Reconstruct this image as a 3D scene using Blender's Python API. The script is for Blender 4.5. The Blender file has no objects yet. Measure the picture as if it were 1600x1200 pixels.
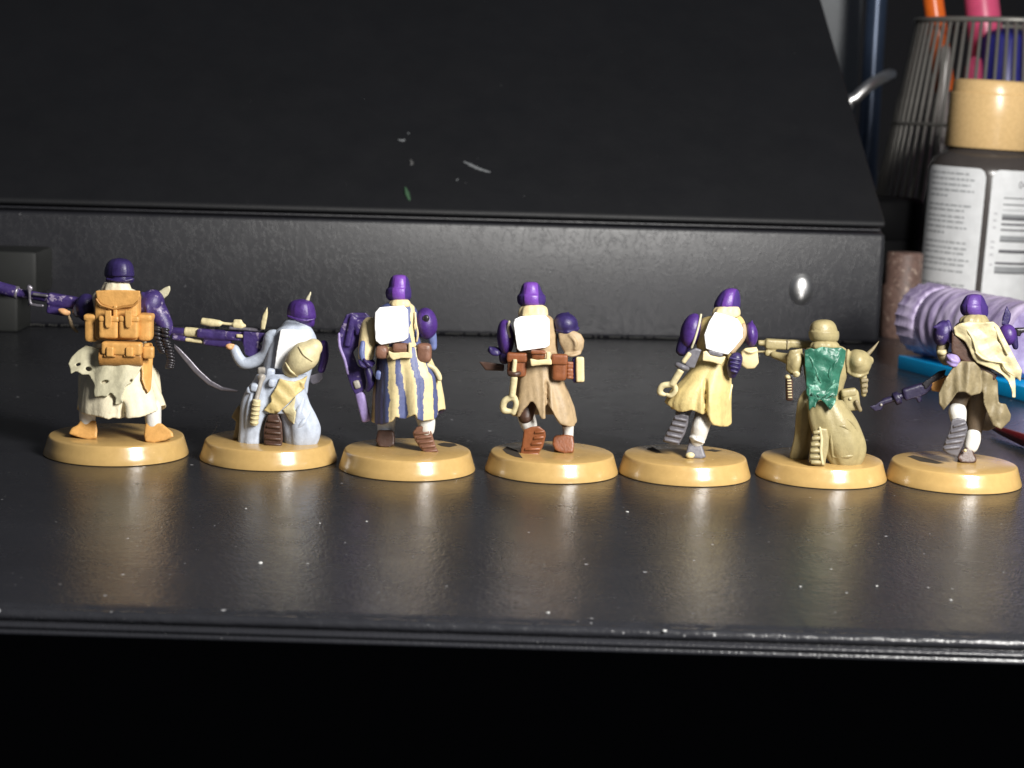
import bpy, bmesh, math, random
from mathutils import Vector, Matrix, noise
from mathutils.bvhtree import BVHTree

# ------------------------------------------------------------------ camera, world, light (all lengths below are millimetres)
MM = 0.001
SC = bpy.context.scene
FPX, CAMH = 3020.0, 70.0                      # focal length in pixels of the 1600x1200 photograph, camera height above the table
PITCH, ROLL = math.atan2(600 - 143, FPX), math.radians(1.9)
FWD = Vector((0, math.cos(PITCH), -math.sin(PITCH)))
UP = Vector((0, math.sin(PITCH), math.cos(PITCH)))
EX = Vector((1, 0, 0))
cam = bpy.data.cameras.new('camera')
cam.sensor_width = 36.0
cam.lens = 36.0 * FPX / 1600.0
cam.clip_start, cam.clip_end = 0.01, 20.0
cam.dof.use_dof = True
cam.dof.focus_distance = 0.352
cam.dof.aperture_fstop = 46.0
camo = bpy.data.objects.new('camera', cam)
SC.collection.objects.link(camo)
rx = EX * math.cos(ROLL) + UP * math.sin(ROLL)
ux = -EX * math.sin(ROLL) + UP * math.cos(ROLL)
M = Matrix((rx, ux, -FWD)).transposed().to_4x4()
M.translation = Vector((0, 0, CAMH * MM))
camo.matrix_world = M
SC.camera = camo
SC.render.resolution_x, SC.render.resolution_y = 1024, 768

w = bpy.data.worlds.new('World')
SC.world = w
w.use_nodes = True
w.node_tree.nodes['Background'].inputs[0].default_value = (0.80, 0.86, 1.0, 1)
w.node_tree.nodes['Background'].inputs[1].default_value = 0.07

def lamp(name, loc, target, size, power, col):
    l = bpy.data.lights.new(name, 'AREA')
    l.shape = 'RECTANGLE'; l.size, l.size_y = size[0] * MM, size[1] * MM; l.energy = power; l.color = col
    o = bpy.data.objects.new(name, l)
    SC.collection.objects.link(o)
    o.location = Vector(loc) * MM
    o.rotation_euler = (Vector(target) - Vector(loc)).to_track_quat('-Z', 'Y').to_euler()
    return o
lamp('desk_lamp', (190, 95, 205), (0, 380, 10), (80, 170), 3.5, (1.0, 0.975, 0.935))

vs = SC.view_settings
vs.view_transform = 'Standard'; vs.look = 'None'; vs.exposure = 0.0; vs.gamma = 1.0
vs.use_curve_mapping = False

# ------------------------------------------------------------------ pixel -> point on a known plane
def ray(px, py):
    a, b = (px - 800) / FPX, (600 - py) / FPX
    X = a * math.cos(ROLL) - b * math.sin(ROLL)
    Y = a * math.sin(ROLL) + b * math.cos(ROLL)
    return EX * X + FWD + UP * Y
def onz(px, py, z=0.0):
    d = ray(px, py)
    return Vector((0, 0, CAMH)) + d * ((z - CAMH) / d.z)
def ony(px, py, y):
    d = ray(px, py)
    return Vector((0, 0, CAMH)) + d * (y / d.y)
def project(p):
    q = p - Vector((0, 0, CAMH))
    dz = q.dot(FWD); X = q.x / dz; Y = q.dot(UP) / dz
    a = X * math.cos(ROLL) + Y * math.sin(ROLL)
    b = -X * math.sin(ROLL) + Y * math.cos(ROLL)
    return 800 + a * FPX, 600 - b * FPX
def depth(p):
    return (p - Vector((0, 0, CAMH))).dot(FWD)

# ------------------------------------------------------------------ materials
def lin(c):
    return tuple(((x / 255) / 12.92 if x / 255 <= 0.04045 else ((x / 255 + 0.055) / 1.055) ** 2.4) for x in c)
MATS = {}
def nodes_of(name):
    m = bpy.data.materials.new(name); m.use_nodes = True
    nt = m.node_tree
    return m, nt, nt.nodes['Principled BSDF']
def mm_coords(nt, scale=1000.0, stretch=(1, 1, 1)):
    tc = nt.nodes.new('ShaderNodeTexCoord'); mp = nt.nodes.new('ShaderNodeMapping')
    mp.inputs['Scale'].default_value = tuple(scale * s for s in stretch)
    nt.links.new(tc.outputs['Object'], mp.inputs['Vector'])
    return mp.outputs['Vector']
def tex_noise(nt, vec, scale, detail=3, rough=.55):
    n = nt.nodes.new('ShaderNodeTexNoise'); n.inputs['Scale'].default_value = scale
    n.inputs['Detail'].default_value = detail; n.inputs['Roughness'].default_value = rough
    nt.links.new(vec, n.inputs['Vector']); return n
def ramp(nt, fac, stops):
    r = nt.nodes.new('ShaderNodeValToRGB'); e = r.color_ramp.elements
    while len(e) < len(stops): e.new(0.5)
    for i, (p, c) in enumerate(stops):
        e[i].position = p; e[i].color = (c, c, c, 1) if not isinstance(c, tuple) else c + (1,)
    nt.links.new(fac, r.inputs['Fac']); return r.outputs['Color']
def mix(nt, fac, a, b):
    m = nt.nodes.new('ShaderNodeMix'); m.data_type = 'RGBA'
    for sock, v in ((m.inputs[0], fac), (m.inputs[6], a), (m.inputs[7], b)):
        if isinstance(v, (int, float)): sock.default_value = v
        elif isinstance(v, tuple): sock.default_value = v + (1,)
        else: nt.links.new(v, sock)
    return m.outputs[2]
def bump(nt, b, height, strength, dist):
    bn = nt.nodes.new('ShaderNodeBump'); bn.inputs['Strength'].default_value = strength
    bn.inputs['Distance'].default_value = dist * MM
    nt.links.new(height, bn.inputs['Height']); nt.links.new(bn.outputs['Normal'], b.inputs['Normal'])
def paint(name, rgb, rough=.5, var=.18, attr=None, chip=None, metal=0.0, bmp=.35, spec=.5):
    """hand brushed acrylic: blotchy pigment, soft brush relief, uneven gloss"""
    if name in MATS: return MATS[name]
    m, nt, b = nodes_of(name)
    v = mm_coords(nt)
    c = lin(rgb)
    n1 = tex_noise(nt, v, .75, 6, .68)
    f = ramp(nt, n1.outputs['Fac'], [(.30, 0.0), (.70, 1.0)])
    lo = tuple(x * (1 - var) for x in c); hi = tuple(min(.9, x * (1 + var)) for x in c)
    if attr:
        a = nt.nodes.new('ShaderNodeAttribute'); a.attribute_name = attr
        mm = nt.nodes.new('ShaderNodeMix'); mm.data_type = 'RGBA'; mm.blend_type = 'MULTIPLY'
        mm.inputs[0].default_value = 1.0
        nt.links.new(a.outputs['Color'], mm.inputs[6])
        nt.links.new(mix(nt, f, (1 - var,) * 3, (1.0,) * 3), mm.inputs[7])
        col = mm.outputs[2]
    else:
        col = mix(nt, f, lo, hi)
    if chip:
        n3 = tex_noise(nt, v, .55, 6, .72)
        col = mix(nt, ramp(nt, n3.outputs['Fac'], [(.57, 0.0), (.62, .75)]), col, lin(chip))
    nt.links.new(col, b.inputs['Base Color'])
    n2 = tex_noise(nt, v, 2.4, 3)
    bump(nt, b, n2.outputs['Fac'], bmp, .16)
    b.inputs['Metallic'].default_value = metal; b.inputs['Specular IOR Level'].default_value = spec
    r2 = nt.nodes.new('ShaderNodeMapRange'); r2.inputs[3].default_value = rough - .1; r2.inputs[4].default_value = rough + .12
    nt.links.new(n1.outputs['Fac'], r2.inputs[0]); nt.links.new(r2.outputs[0], b.inputs['Roughness'])
    MATS[name] = m
    return m
def plain(name, lincol, rough=.5, metal=0.0, trans=0.0, spec=.5):
    if name in MATS: return MATS[name]
    m, nt, b = nodes_of(name)
    v = mm_coords(nt)
    n = tex_noise(nt, v, .3, 4)
    nt.links.new(mix(nt, n.outputs['Fac'], tuple(x * .82 for x in lincol), tuple(min(.95, x * 1.15) for x in lincol)), b.inputs['Base Color'])
    b.inputs['Roughness'].default_value = rough; b.inputs['Metallic'].default_value = metal
    b.inputs['Specular IOR Level'].default_value = spec
    if trans: b.inputs['Transmission Weight'].default_value = trans
    MATS[name] = m
    return m
def leather(name, base, rough, grain_mm, strength, dust=0.0, wrinkle=0.0, spec=.5):
    m, nt, b = nodes_of(name)
    b.inputs['Specular IOR Level'].default_value = spec
    v = mm_coords(nt)
    big = tex_noise(nt, v, .03, 3)
    col = mix(nt, big.outputs['Fac'], tuple(x * .7 for x in base), tuple(x * 1.3 for x in base))
    vo = nt.nodes.new('ShaderNodeTexVoronoi'); vo.feature = 'DISTANCE_TO_EDGE'; vo.inputs['Scale'].default_value = 1.0 / grain_mm
    wn = tex_noise(nt, v, .8 / grain_mm, 3)
    vm = nt.nodes.new('ShaderNodeVectorMath'); vm.operation = 'MULTIPLY_ADD'
    vm.inputs[1].default_value = (grain_mm * 1.6,) * 3
    nt.links.new(wn.outputs['Color'], vm.inputs[0]); nt.links.new(v, vm.inputs[2])
    nt.links.new(vm.outputs[0], vo.inputs['Vector'])
    cells = ramp(nt, vo.outputs['Distance'], [(0.0, .55), (.22, 1.0)])
    nz = tex_noise(nt, v, .5 / grain_mm, 5, .65)
    fine = tex_noise(nt, v, 3.0, 3)
    ad = nt.nodes.new('ShaderNodeMath'); ad.operation = 'MULTIPLY_ADD'; ad.inputs[1].default_value = 1.5
    nt.links.new(nz.outputs['Fac'], ad.inputs[0]); nt.links.new(cells, ad.inputs[2])
    ad2 = nt.nodes.new('ShaderNodeMath'); ad2.operation = 'MULTIPLY_ADD'; ad2.inputs[1].default_value = .35
    nt.links.new(fine.outputs['Fac'], ad2.inputs[0]); nt.links.new(ad.outputs[0], ad2.inputs[2])
    h = ad2.outputs[0]
    if wrinkle:
        wv = mm_coords(nt, 1000.0, (1, 1, .62))
        wr = tex_noise(nt, wv, .34, 4, .6)
        rid = nt.nodes.new('ShaderNodeMath'); rid.operation = 'SUBTRACT'; rid.inputs[1].default_value = .5
        nt.links.new(wr.outputs['Fac'], rid.inputs[0])
        ab = nt.nodes.new('ShaderNodeMath'); ab.operation = 'ABSOLUTE'; nt.links.new(rid.outputs[0], ab.inputs[0])
        line = ramp(nt, ab.outputs[0], [(0.0, 1.0), (.022, 0.0)])
        ad3 = nt.nodes.new('ShaderNodeMath'); ad3.operation = 'MULTIPLY_ADD'; ad3.inputs[1].default_value = wrinkle
        nt.links.new(line, ad3.inputs[0]); nt.links.new(h, ad3.inputs[2]); h = ad3.outputs[0]
    bump(nt, b, h, strength, .12)
    rr = nt.nodes.new('ShaderNodeMapRange'); rr.inputs[3].default_value = rough - .07; rr.inputs[4].default_value = rough + .12
    rn = tex_noise(nt, v, .09, 5, .6)
    nt.links.new(rn.outputs['Fac'], rr.inputs[0]); nt.links.new(rr.outputs[0], b.inputs['Roughness'])
    if dust:
        for sc, th, am in ((.24, .13, .75), (.5, .13, .5), (1.1, .16, .28)):
            dv = nt.nodes.new('ShaderNodeTexVoronoi'); dv.inputs['Scale'].default_value = sc; dv.inputs['Randomness'].default_value = 1
            nt.links.new(v, dv.inputs['Vector'])
            sz = nt.nodes.new('ShaderNodeSeparateColor'); nt.links.new(dv.outputs['Color'], sz.inputs[0])
            tm = nt.nodes.new('ShaderNodeMath'); tm.operation = 'POWER'; tm.inputs[1].default_value = 3.0
            nt.links.new(sz.outputs[0], tm.inputs[0])
            t2 = nt.nodes.new('ShaderNodeMath'); t2.operation = 'MULTIPLY'; t2.inputs[1].default_value = th * dust
            nt.links.new(tm.outputs[0], t2.inputs[0])
            lt = nt.nodes.new('ShaderNodeMath'); lt.operation = 'LESS_THAN'
            nt.links.new(dv.outputs['Distance'], lt.inputs[0]); nt.links.new(t2.outputs[0], lt.inputs[1])
            ml = nt.nodes.new('ShaderNodeMath'); ml.operation = 'MULTIPLY'; ml.inputs[1].default_value = am
            nt.links.new(lt.outputs[0], ml.inputs[0])
            col = mix(nt, ml.outputs[0], col, (.45, .45, .46))
    nt.links.new(col, b.inputs['Base Color'])
    return m

# ------------------------------------------------------------------ objects
def link(name, me, parent=None, mat=None):
    o = bpy.data.objects.new(name, me)
    SC.collection.objects.link(o)
    if parent: o.parent = parent
    if mat and me is not None:
        me.materials.clear(); me.materials.append(mat)
    return o
def empty(name, loc, label, cat, group=None):
    o = bpy.data.objects.new(name, None); SC.collection.objects.link(o)
    o.empty_display_size = .005
    o.location = Vector(loc) * MM
    tag(o, label, cat, group)
    return o
def tag(o, label, cat, group=None):
    o['label'] = label; o['category'] = cat
    if group: o['group'] = group
    return o
def finish(bm, name, parent, mat, smooth=True, voxel=None, relax=3, fn=None, sharp=None):
    """bmesh in mm -> mesh object in metres; voxel: fuse the closed volumes into one skin first"""
    bmesh.ops.recalc_face_normals(bm, faces=bm.faces)
    me = bpy.data.meshes.new(name); bm.to_mesh(me); bm.free()
    if voxel:
        t = bpy.data.objects.new('tmp', me); SC.collection.objects.link(t)
        r = t.modifiers.new('r', 'REMESH'); r.mode = 'VOXEL'; r.voxel_size = voxel
        if relax:
            s = t.modifiers.new('s', 'SMOOTH'); s.factor = .5; s.iterations = relax
        dg = bpy.context.evaluated_depsgraph_get(); dg.update()
        me2 = bpy.data.meshes.new_from_object(t.evaluated_get(dg))
        bpy.data.objects.remove(t); bpy.data.meshes.remove(me); me = me2; me.name = name
    if fn: fn(me)
    me.transform(Matrix.Scale(MM, 4))
    for p in me.polygons: p.use_smooth = smooth
    if sharp is not None and smooth:
        me.set_sharp_from_angle(angle=math.radians(sharp))
    me.update()
    return link(name, me, parent, mat)
def catmull(pts, m):
    out = []
    n = len(pts)
    for i in range(n - 1):
        p0 = pts[max(i - 1, 0)]; p1 = pts[i]; p2 = pts[i + 1]; p3 = pts[min(i + 2, n - 1)]
        for j in range(m):
            t = j / m
            out.append([.5 * (2 * b + (c - a) * t + (2 * a - 5 * b + 4 * c - d) * t * t + (3 * b - a - 3 * c + d) * t ** 3)
                        for a, b, c, d in zip(p0, p1, p2, p3)])
    out.append(list(pts[-1]))
    return out
def interp(tab, x):
    if x <= tab[0][0]: return tab[0][1:]
    for a, b in zip(tab, tab[1:]):
        if x <= b[0]:
            t = (x - a[0]) / (b[0] - a[0]) if b[0] > a[0] else 0
            return tuple(p + (q - p) * t for p, q in zip(a[1:], b[1:]))
    return tab[-1][1:]
def rings(bm, R, close=True, cap=True):
    """R: list of rings (lists of points) skinned into one surface"""
    V = [[bm.verts.new(p) for p in r] for r in R]
    n = len(R[0])
    for a, b in zip(V, V[1:]):
        for i in range(n):
            j = (i + 1) % n
            if j == 0 and not close: continue
            bm.faces.new((a[i], a[j], b[j], b[i]))
    if cap:
        bm.faces.new(V[0][::-1]); bm.faces.new(V[-1])
    return V
def sweep(bm, pts, n=14, rnd=True, ref=Vector((0, 1, 0))):
    """pts: [(Vector, ra, rb)] tapered tube with rounded or flat ends"""
    R = []
    N = len(pts)
    for i, (c, ra, rb) in enumerate(pts):
        t = (pts[min(i + 1, N - 1)][0] - pts[max(i - 1, 0)][0]).normalized()
        b = ref - t * ref.dot(t)
        if b.length < .2: b = Vector((0, 0, 1)) - t * t.z
        b.normalize(); a = t.cross(b)
        def ring(cc, k): return [cc + a * (ra * k * math.cos(q)) + b * (rb * k * math.sin(q)) for q in [2 * math.pi * s / n for s in range(n)]]
        if i == 0 and rnd:
            for q in (75, 50, 25):
                R.append(ring(c - t * (ra * math.sin(math.radians(q))), math.cos(math.radians(q))))
        R.append(ring(c, 1))
        if i == N - 1 and rnd:
            for q in (25, 50, 75):
                R.append(ring(c + t * (ra * math.sin(math.radians(q))), math.cos(math.radians(q))))
    rings(bm, R)
def lathe(bm, prof, n=48, M4=None, close_ends=True):
    R = [[Vector((r * math.cos(2 * math.pi * i / n), r * math.sin(2 * math.pi * i / n), z)) for i in range(n)] for r, z in prof]
    if M4 is not None: R = [[M4 @ p for p in r] for r in R]
    rings(bm, R, cap=close_ends)
def box(bm, lo, hi, bev=0.0, seg=2, M4=None):
    b2 = bmesh.new()
    bmesh.ops.create_cube(b2, size=1)
    lo, hi = Vector(lo), Vector(hi)
    for v in b2.verts:
        v.co = Vector(((lo[i] + hi[i]) / 2 + v.co[i] * (hi[i] - lo[i])) for i in range(3))
    if bev: bmesh.ops.bevel(b2, geom=list(b2.edges), offset=bev, segments=seg, affect='EDGES', profile=.6)
    if M4 is not None: bmesh.ops.transform(b2, matrix=M4, verts=b2.verts)
    merge(bm, b2)
def merge(bm, b2):
    m = {}
    for v in b2.verts: m[v] = bm.verts.new(v.co)
    for f in b2.faces: bm.faces.new([m[v] for v in f.verts])
    b2.free()

# ------------------------------------------------------------------ figurines: each has its own frame, read off a crop of the photograph
BASE_H = 3.6
class Fig:
    def __init__(s, crop, base, label):
        s.ox, s.oy, s.k = crop; s.trees = []
        l, r, v = base
        f = onz(*s.px((l + r) / 2, v))
        d = depth(f) + 12.4
        s.R = (r - l) / 2 / s.k * d / FPX
        cu, cv = s.px((l + r) / 2, v)
        for _ in range(200):                         # the row of the picture where the middle of the base stands
            if onz(cu, cv).y >= f.y + s.R: break
            cv -= .25
        s.o = onz(cu, cv); s.o.z = 0
        s.s = FPX / depth(s.o) * s.k                 # crop units per millimetre
        s.root = empty('soldier_figurine', s.o, label, 'figurine', 'painted miniature soldiers lined up on round bases')
        bm = bmesh.new()
        R, t = s.R, s.R - .85
        lathe(bm, [(R * .3, 0.0), (R - .25, 0.0), (R - .03, .12), (R, .3), (R - .36, 1.4), (R - .72, 2.6), (R - .92, 3.25), (R - 1.06, 3.5), (R - 1.3, BASE_H), (t * .5, BASE_H), (t * .1, BASE_H)], 96)
        finish(bm, 'base', s.root, MBASE, sharp=50)
    def px(s, u, v): return s.ox + u / s.k, s.oy + v / s.k
    def p(s, u, v, dy): return ony(*s.px(u, v), s.o.y + dy) - s.o
    def gy(s, u, v, z=BASE_H): return onz(*s.px(u, v), z).y - s.o.y
    def reg(s, o):
        """remember a finished part so that later pieces can be laid on it"""
        me = o.data
        s.trees.append(BVHTree.FromPolygons([v.co / MM for v in me.vertices], [tuple(p.vertices) for p in me.polygons])); return o
    def hit(s, u, v):
        best = None
        for t in s.trees:
            h = t.ray_cast(Vector((0, 0, CAMH)) - s.o, ray(*s.px(u, v)))
            if h[0] is not None and (best is None or h[0].y < best): best = h[0].y
        return best
    def on(s, u, v, off, wide=0):
        H = [s.hit(u + a, v + b) for a, b in (((0, 0),) if not wide else ((0, 0), (wide, 0), (-wide, 0), (0, wide), (0, -wide), (wide * 2, 0), (-wide * 2, 0)))]
        H = [h for h in H if h is not None]
        return (sum(H) / len(H) if wide else H[0]) - off if H else None
    def front(s, u, v, off, w):
        H = [s.hit(u + a * w, v + b * w) for a, b in ((0, 0), (1, 0), (-1, 0), (0, 1), (0, -1))]
        H = [h for h in H if h is not None]
        return min(H) - off if H else None
    def part(s, name, vol, mat, parent=None, voxel=.22, relax=3, fn=None, label=None, sharp=None):
        o = finish(vol.bm, name, parent or s.root, mat, True, voxel, relax, fn, sharp)
        if label: o['label'] = label
        return o
class S:
    """depth given as 'so many mm in front of the parts already there'"""
    def __init__(s, off, wide=10, miss=0.0): s.off, s.wide, s.miss = off, wide, miss
class Vol:
    def res(s, u, v, d):
        if not isinstance(d, S): return d
        for w in (d.wide, d.wide * 3, d.wide * 7):
            q = s.F.on(u, v, d.off, w)
            if q is not None: return q
        return d.miss
    def __init__(s, F): s.F = F; s.bm = bmesh.new()
    def tube(s, pts, m=4, n=14, rnd=True, flat=None):
        """pts (u, v, dy, r) crop coordinates, depth in mm, radius in crop units"""
        pts = [(u, v, s.res(u, v, d), r) for u, v, d, r in pts]
        P = catmull(pts, m) if len(pts) > 2 else pts
        k = s.F.s
        if max(p[3] for p in pts) > 40: n = max(n, 36)
        sweep(s.bm, [(s.F.p(u, v, d), r / k, (r / k) * (flat or 1.0)) for u, v, d, r in P], n, rnd); return s
    def ell(s, u, v, dy, ru, rv, rd, rot=0):
        b2 = bmesh.new(); bmesh.ops.create_icosphere(b2, subdivisions=4, radius=1)
        k = s.F.s; dy = s.res(u, v, dy)
        Mx = Matrix.Translation(s.F.p(u, v, dy)) @ Matrix.Rotation(math.radians(rot), 4, 'Y') @ Matrix.Diagonal((ru / k, rd, rv / k, 1))
        bmesh.ops.transform(b2, matrix=Mx, verts=b2.verts); merge(s.bm, b2); return s
    def loft(s, rows, dy=0.0, ratio=.7, mod=None, n=40, m=4):
        """rows (v, left, right[, dy]) -> rounded body standing upright"""
        rows = [tuple(r) + (dy,) if len(r) == 3 else tuple(r) for r in rows]
        P = catmull(rows, m) if len(rows) > 2 else [list(r) for r in rows]
        R = []
        for i, (v, l, r, d) in enumerate(P):
            c, a = (l + r) / 2, (r - l) / 2
            ring = []
            for q in range(n):
                th = 2 * math.pi * q / n
                k = mod(th if th < math.pi else th - 2 * math.pi, i / (len(P) - 1)) if mod else 1.0
                ring.append(s.F.p(c + a * k * math.sin(th), v, d - ratio * a * k / s.F.s * math.cos(th)))
            R.append(ring)
        rings(s.bm, R); return s
    def slab(s, pts, dy, th, holes=(), sub=3):
        b2 = bmesh.new(); edges = []
        for loop in [pts] + list(holes):
            vs_ = [b2.verts.new((u, v, 0)) for u, v in loop]
            edges += [b2.edges.new((a, b)) for a, b in zip(vs_, vs_[1:] + vs_[:1])]
        bmesh.ops.triangle_fill(b2, use_beauty=True, use_dissolve=False, edges=edges)
        if sub: bmesh.ops.subdivide_edges(b2, edges=b2.edges[:], cuts=sub, use_grid_fill=True)
        fn = dy if callable(dy) else (lambda u, v: s.res(u, v, dy))
        A = {}; B = {}
        for vv in b2.verts:
            d = fn(vv.co.x, vv.co.y)
            A[vv] = s.bm.verts.new(s.F.p(vv.co.x, vv.co.y, d)); B[vv] = s.bm.verts.new(s.F.p(vv.co.x, vv.co.y, d + th))
        for f in b2.faces:
            vs_ = list(f.verts)
            s.bm.faces.new([A[x] for x in vs_]); s.bm.faces.new([B[x] for x in vs_[::-1]])
        for e in b2.edges:
            if len(e.link_faces) == 1:
                a, b = e.verts
                s.bm.faces.new((A[a], A[b], B[b], B[a]))
        b2.free(); return s
    def rbox(s, u0, v0, u1, v1, dy, th, bev=.3, rot=0, tilt=0):
        """rounded box: front face seen at u0..u1, v0..v1, starting at depth dy, th deep"""
        k = s.F.s; dy = s.res((u0 + u1) / 2, (v0 + v1) / 2, dy)
        c = s.F.p((u0 + u1) / 2, (v0 + v1) / 2, dy + th / 2)
        a, b = abs(u1 - u0) / 2 / k, abs(v1 - v0) / 2 / k
        Mx = Matrix.Translation(c) @ Matrix.Rotation(math.radians(rot), 4, 'Y') @ Matrix.Rotation(math.radians(tilt), 4, 'X')
        bev = min(bev, a * .9, b * .9, th * .45)
        box(s.bm, (-a, -th / 2, -b), (a, th / 2, b), bev, 2, Mx); return s
    def cyl(s, u0, v0, d0, u1, v1, d1, r, r2=None, n=20):
        k = s.F.s; A, B = s.F.p(u0, v0, s.res(u0, v0, d0)), s.F.p(u1, v1, s.res(u1, v1, d1))
        r, r2 = r / k, (r2 if r2 is not None else r) / k
        t = (B - A); L = t.length; c = min(.15, L * .2, r * .3)
        t.normalize()
        sweep(s.bm, [(A, r - c, r - c), (A + t * c, r, r), (B - t * c, r2, r2), (B, r2 - c, r2 - c)], n, False); return s
    def skirt(s, rows, hem, dy0=0.0, dy1=0.0, ratio=.8, folds=(), slits=(), th=.8, back=None, n=120, nt=26):
        """long coat tail: rows (v, l, r); hem [(u, v)] on the near side; folds (count, amp, phase); slits (u, width, start)"""
        F = s.F; k = F.s
        v0 = rows[0][0]
        hl, hr = hem[0][0], hem[-1][0]; hc, ha = (hl + hr) / 2, (hr - hl) / 2
        bk = back if back is not None else sum(h[1] for h in hem) / len(hem)
        out, inn = [], []
        for i in range(nt + 1):
            t = i / nt; ro, ri = [], []
            for q in range(n):
                a = 2 * math.pi * q / n; sn, cs = math.sin(a), math.cos(a)
                hv = interp(hem, hc + ha * sn)[0]
                if cs < 0: hv = hv + (bk - hv) * min(1, -cs * 1.5)
                v = v0 + (hv - v0) * t
                l, r = interp(rows, v); c, ax = (l + r) / 2, (r - l) / 2
                m = 1.0
                for cnt, amp, ph in folds: m += amp * (.12 + .88 * t) * (2 * abs(math.sin((cnt * a + ph + .5 * math.sin(2.3 * t + cnt)) / 2)) - 1.1)
                for su, wd, st in slits:
                    if cs > 0:
                        e = (c + ax * sn - su) / wd
                        m -= .5 * math.exp(-e * e) * max(0, min(1, (t - st) / .12))
                dd = dy0 + (dy1 - dy0) * t
                ro.append(F.p(c + ax * m * sn, v, dd - ratio * ax * m / k * cs))
                m2 = m - th * k / ax
                ri.append(F.p(c + ax * m2 * sn, v - (2 if i == nt else 0), dd - ratio * ax * m2 / k * cs))
            out.append(ro); inn.append(ri)
        R = out + inn[::-1] + [out[0]]
        V = [[s.bm.verts.new(p) for p in r] for r in R[:-1]]
        V.append(V[0])
        for a, b in zip(V, V[1:]):
            for i in range(n): s.bm.faces.new((a[i], a[(i + 1) % n], b[(i + 1) % n], b[i]))
        return s

def helmet(F, rows, dy, mat, ratio=1.08, strip=.05, half=.42, lean=0, parent=None, band=None, crest=None):
    """rows (v, l, r) of the dome from crown to rim; a raised strip runs over the back of the crown"""
    V = Vol(F)
    def mod(th, t):
        e = abs(th)
        k = 1.0 + (strip if e < half else strip * max(0, 1 - (e - half) / .09))
        if band and abs(t - band) < .03: k -= .035
        return k
    V.loft(rows, dy, ratio, mod, n=120, m=5)
    v0, v1 = rows[0][0], rows[-1][0]
    def tint(me):
        a = me.color_attributes.new('helmetpaint', 'FLOAT_COLOR', 'POINT')
        for i, p in enumerate(me.vertices):
            u_, v_ = project(p.co + F.o); cu = (u_ - F.ox) * F.k; cv = (v_ - F.oy) * F.k
            l, r = interp(rows, cv); x = (cu - (l + r) / 2) / (max(q[2] - q[1] for q in rows) / 2)
            e = abs(x) - math.sin(half) * 1.02 + .03 * noise.noise(p.co)
            k = max(0, min(1, .5 - e / .06)) if p.co.y < dy else 0
            a.data[i].color = tuple(p_ + (q_ - p_) * k for p_, q_ in zip(lin((62, 43, 106)), lin(crest))) + (1,)
    return F.part('helmet', V, HELM if crest else mat, parent, voxel=.12, relax=1, fn=tint if crest else None)
def treads(F, boot, mat, ends, r, th=.55, dyf=None):
    """cleats across a raised sole: ends [((u,v),(u,v))]"""
    for (a, b) in ends:
        V = Vol(F)
        d1 = dyf(*a); d2 = dyf(*b)
        V.cyl(a[0], a[1], d1, b[0], b[1], d2, r, n=8)
        F.part('tread', V, mat, boot, voxel=None, sharp=60)

# ------------------------------------------------------------------ palette
MBASE = paint('ochre_base_paint', (182, 150, 94), .22, .06, bmp=.03, spec=1.0)
PURPLE = paint('purple_paint', (66, 40, 108), .42, .30, chip=None)
PURPLE_D = paint('dark_purple_paint', (42, 32, 78), .42, .3)
PURPLE_WORN = paint('worn_purple_paint', (54, 40, 92), .45, .3, chip=(150, 138, 160))
LILAC = paint('lilac_grey_paint', (140, 124, 172), .45, .25)
CREAM = paint('cream_paint', (214, 196, 150), .55, .14)
CREAMW = paint('ivory_paint', (216, 206, 178), .55, .12)
RAG = paint('grey_cream_paint', (184, 178, 150), .6, .16)
TAN = paint('tan_paint', (160, 138, 106), .55, .18)
YELLOW = paint('pale_yellow_paint', (192, 172, 116), .5, .14)
BONE = paint('bone_paint', (194, 182, 142), .5, .2)
KHAKI = paint('khaki_paint', (150, 138, 100), .42, .14)
KHAKI_D = paint('grey_khaki_paint', (124, 112, 84), .55, .2)
OCHRE = paint('ochre_leather_paint', (200, 150, 84), .45, .16)
OCHRE_D = paint('dark_ochre_paint', (168, 120, 62), .5, .2)
WHITE = paint('white_paint', (246, 246, 246), .55, .02, bmp=.1)
SOCK = paint('sock_white_paint', (206, 204, 198), .55, .08)
GREYBLUE = paint('pale_grey_blue_paint', (170, 178, 192), .5, .16)
BLUE = paint('slate_blue_paint', (94, 104, 148), .5, .25)
BROWN = paint('mauve_brown_paint', (116, 82, 66), .45, .22)
REDBROWN = paint('red_brown_paint', (124, 72, 42), .42, .22)
DARKBROWN = paint('dark_brown_paint', (70, 48, 38), .45, .25)
GREY = paint('grey_paint', (96, 94, 100), .45, .2)
GUNMETAL = paint('gunmetal_paint', (118, 114, 122), .36, .3, metal=.55)
BLACKM = paint('black_iron_paint', (46, 44, 48), .34, .3, metal=.4)
STEEL = paint('bare_plastic_grey', (150, 144, 136), .4, .2)
GREEN = paint('green_cloak_paint', (42, 96, 78), .38, .32, chip=(120, 170, 150))
FLESH = paint('flesh_paint', (210, 160, 112), .5, .15)
HELM = paint('two_tone_helmet_paint', (200, 200, 200), .4, .2, attr='helmetpaint')
INDIGO = paint('indigo_black_paint', (34, 28, 54), .4, .3)
LINING_SHADED = paint('shaded_brown_lining_paint', (84, 70, 54), .6, .25)  # brown with the shade inside the coat put into the colour
SLOT_SHADOW = plain('slot_and_shadow_brown', (.03, .022, .014), .8)

TABLE_M = leather('black_leather_table', (.019, .0195, .023), .23, 1.1, .32, dust=.7)
CASE_M = leather('black_leather_case', (.012, .0122, .0165), .42, 1.6, .16, dust=.3, wrinkle=2.8, spec=.8)
LID_M = leather('black_leather_lid', (.0055, .0058, .0075), .55, .9, .2, dust=.2)
BLACK = plain('black_plastic', (.004, .004, .005), .6, spec=.2)

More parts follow.
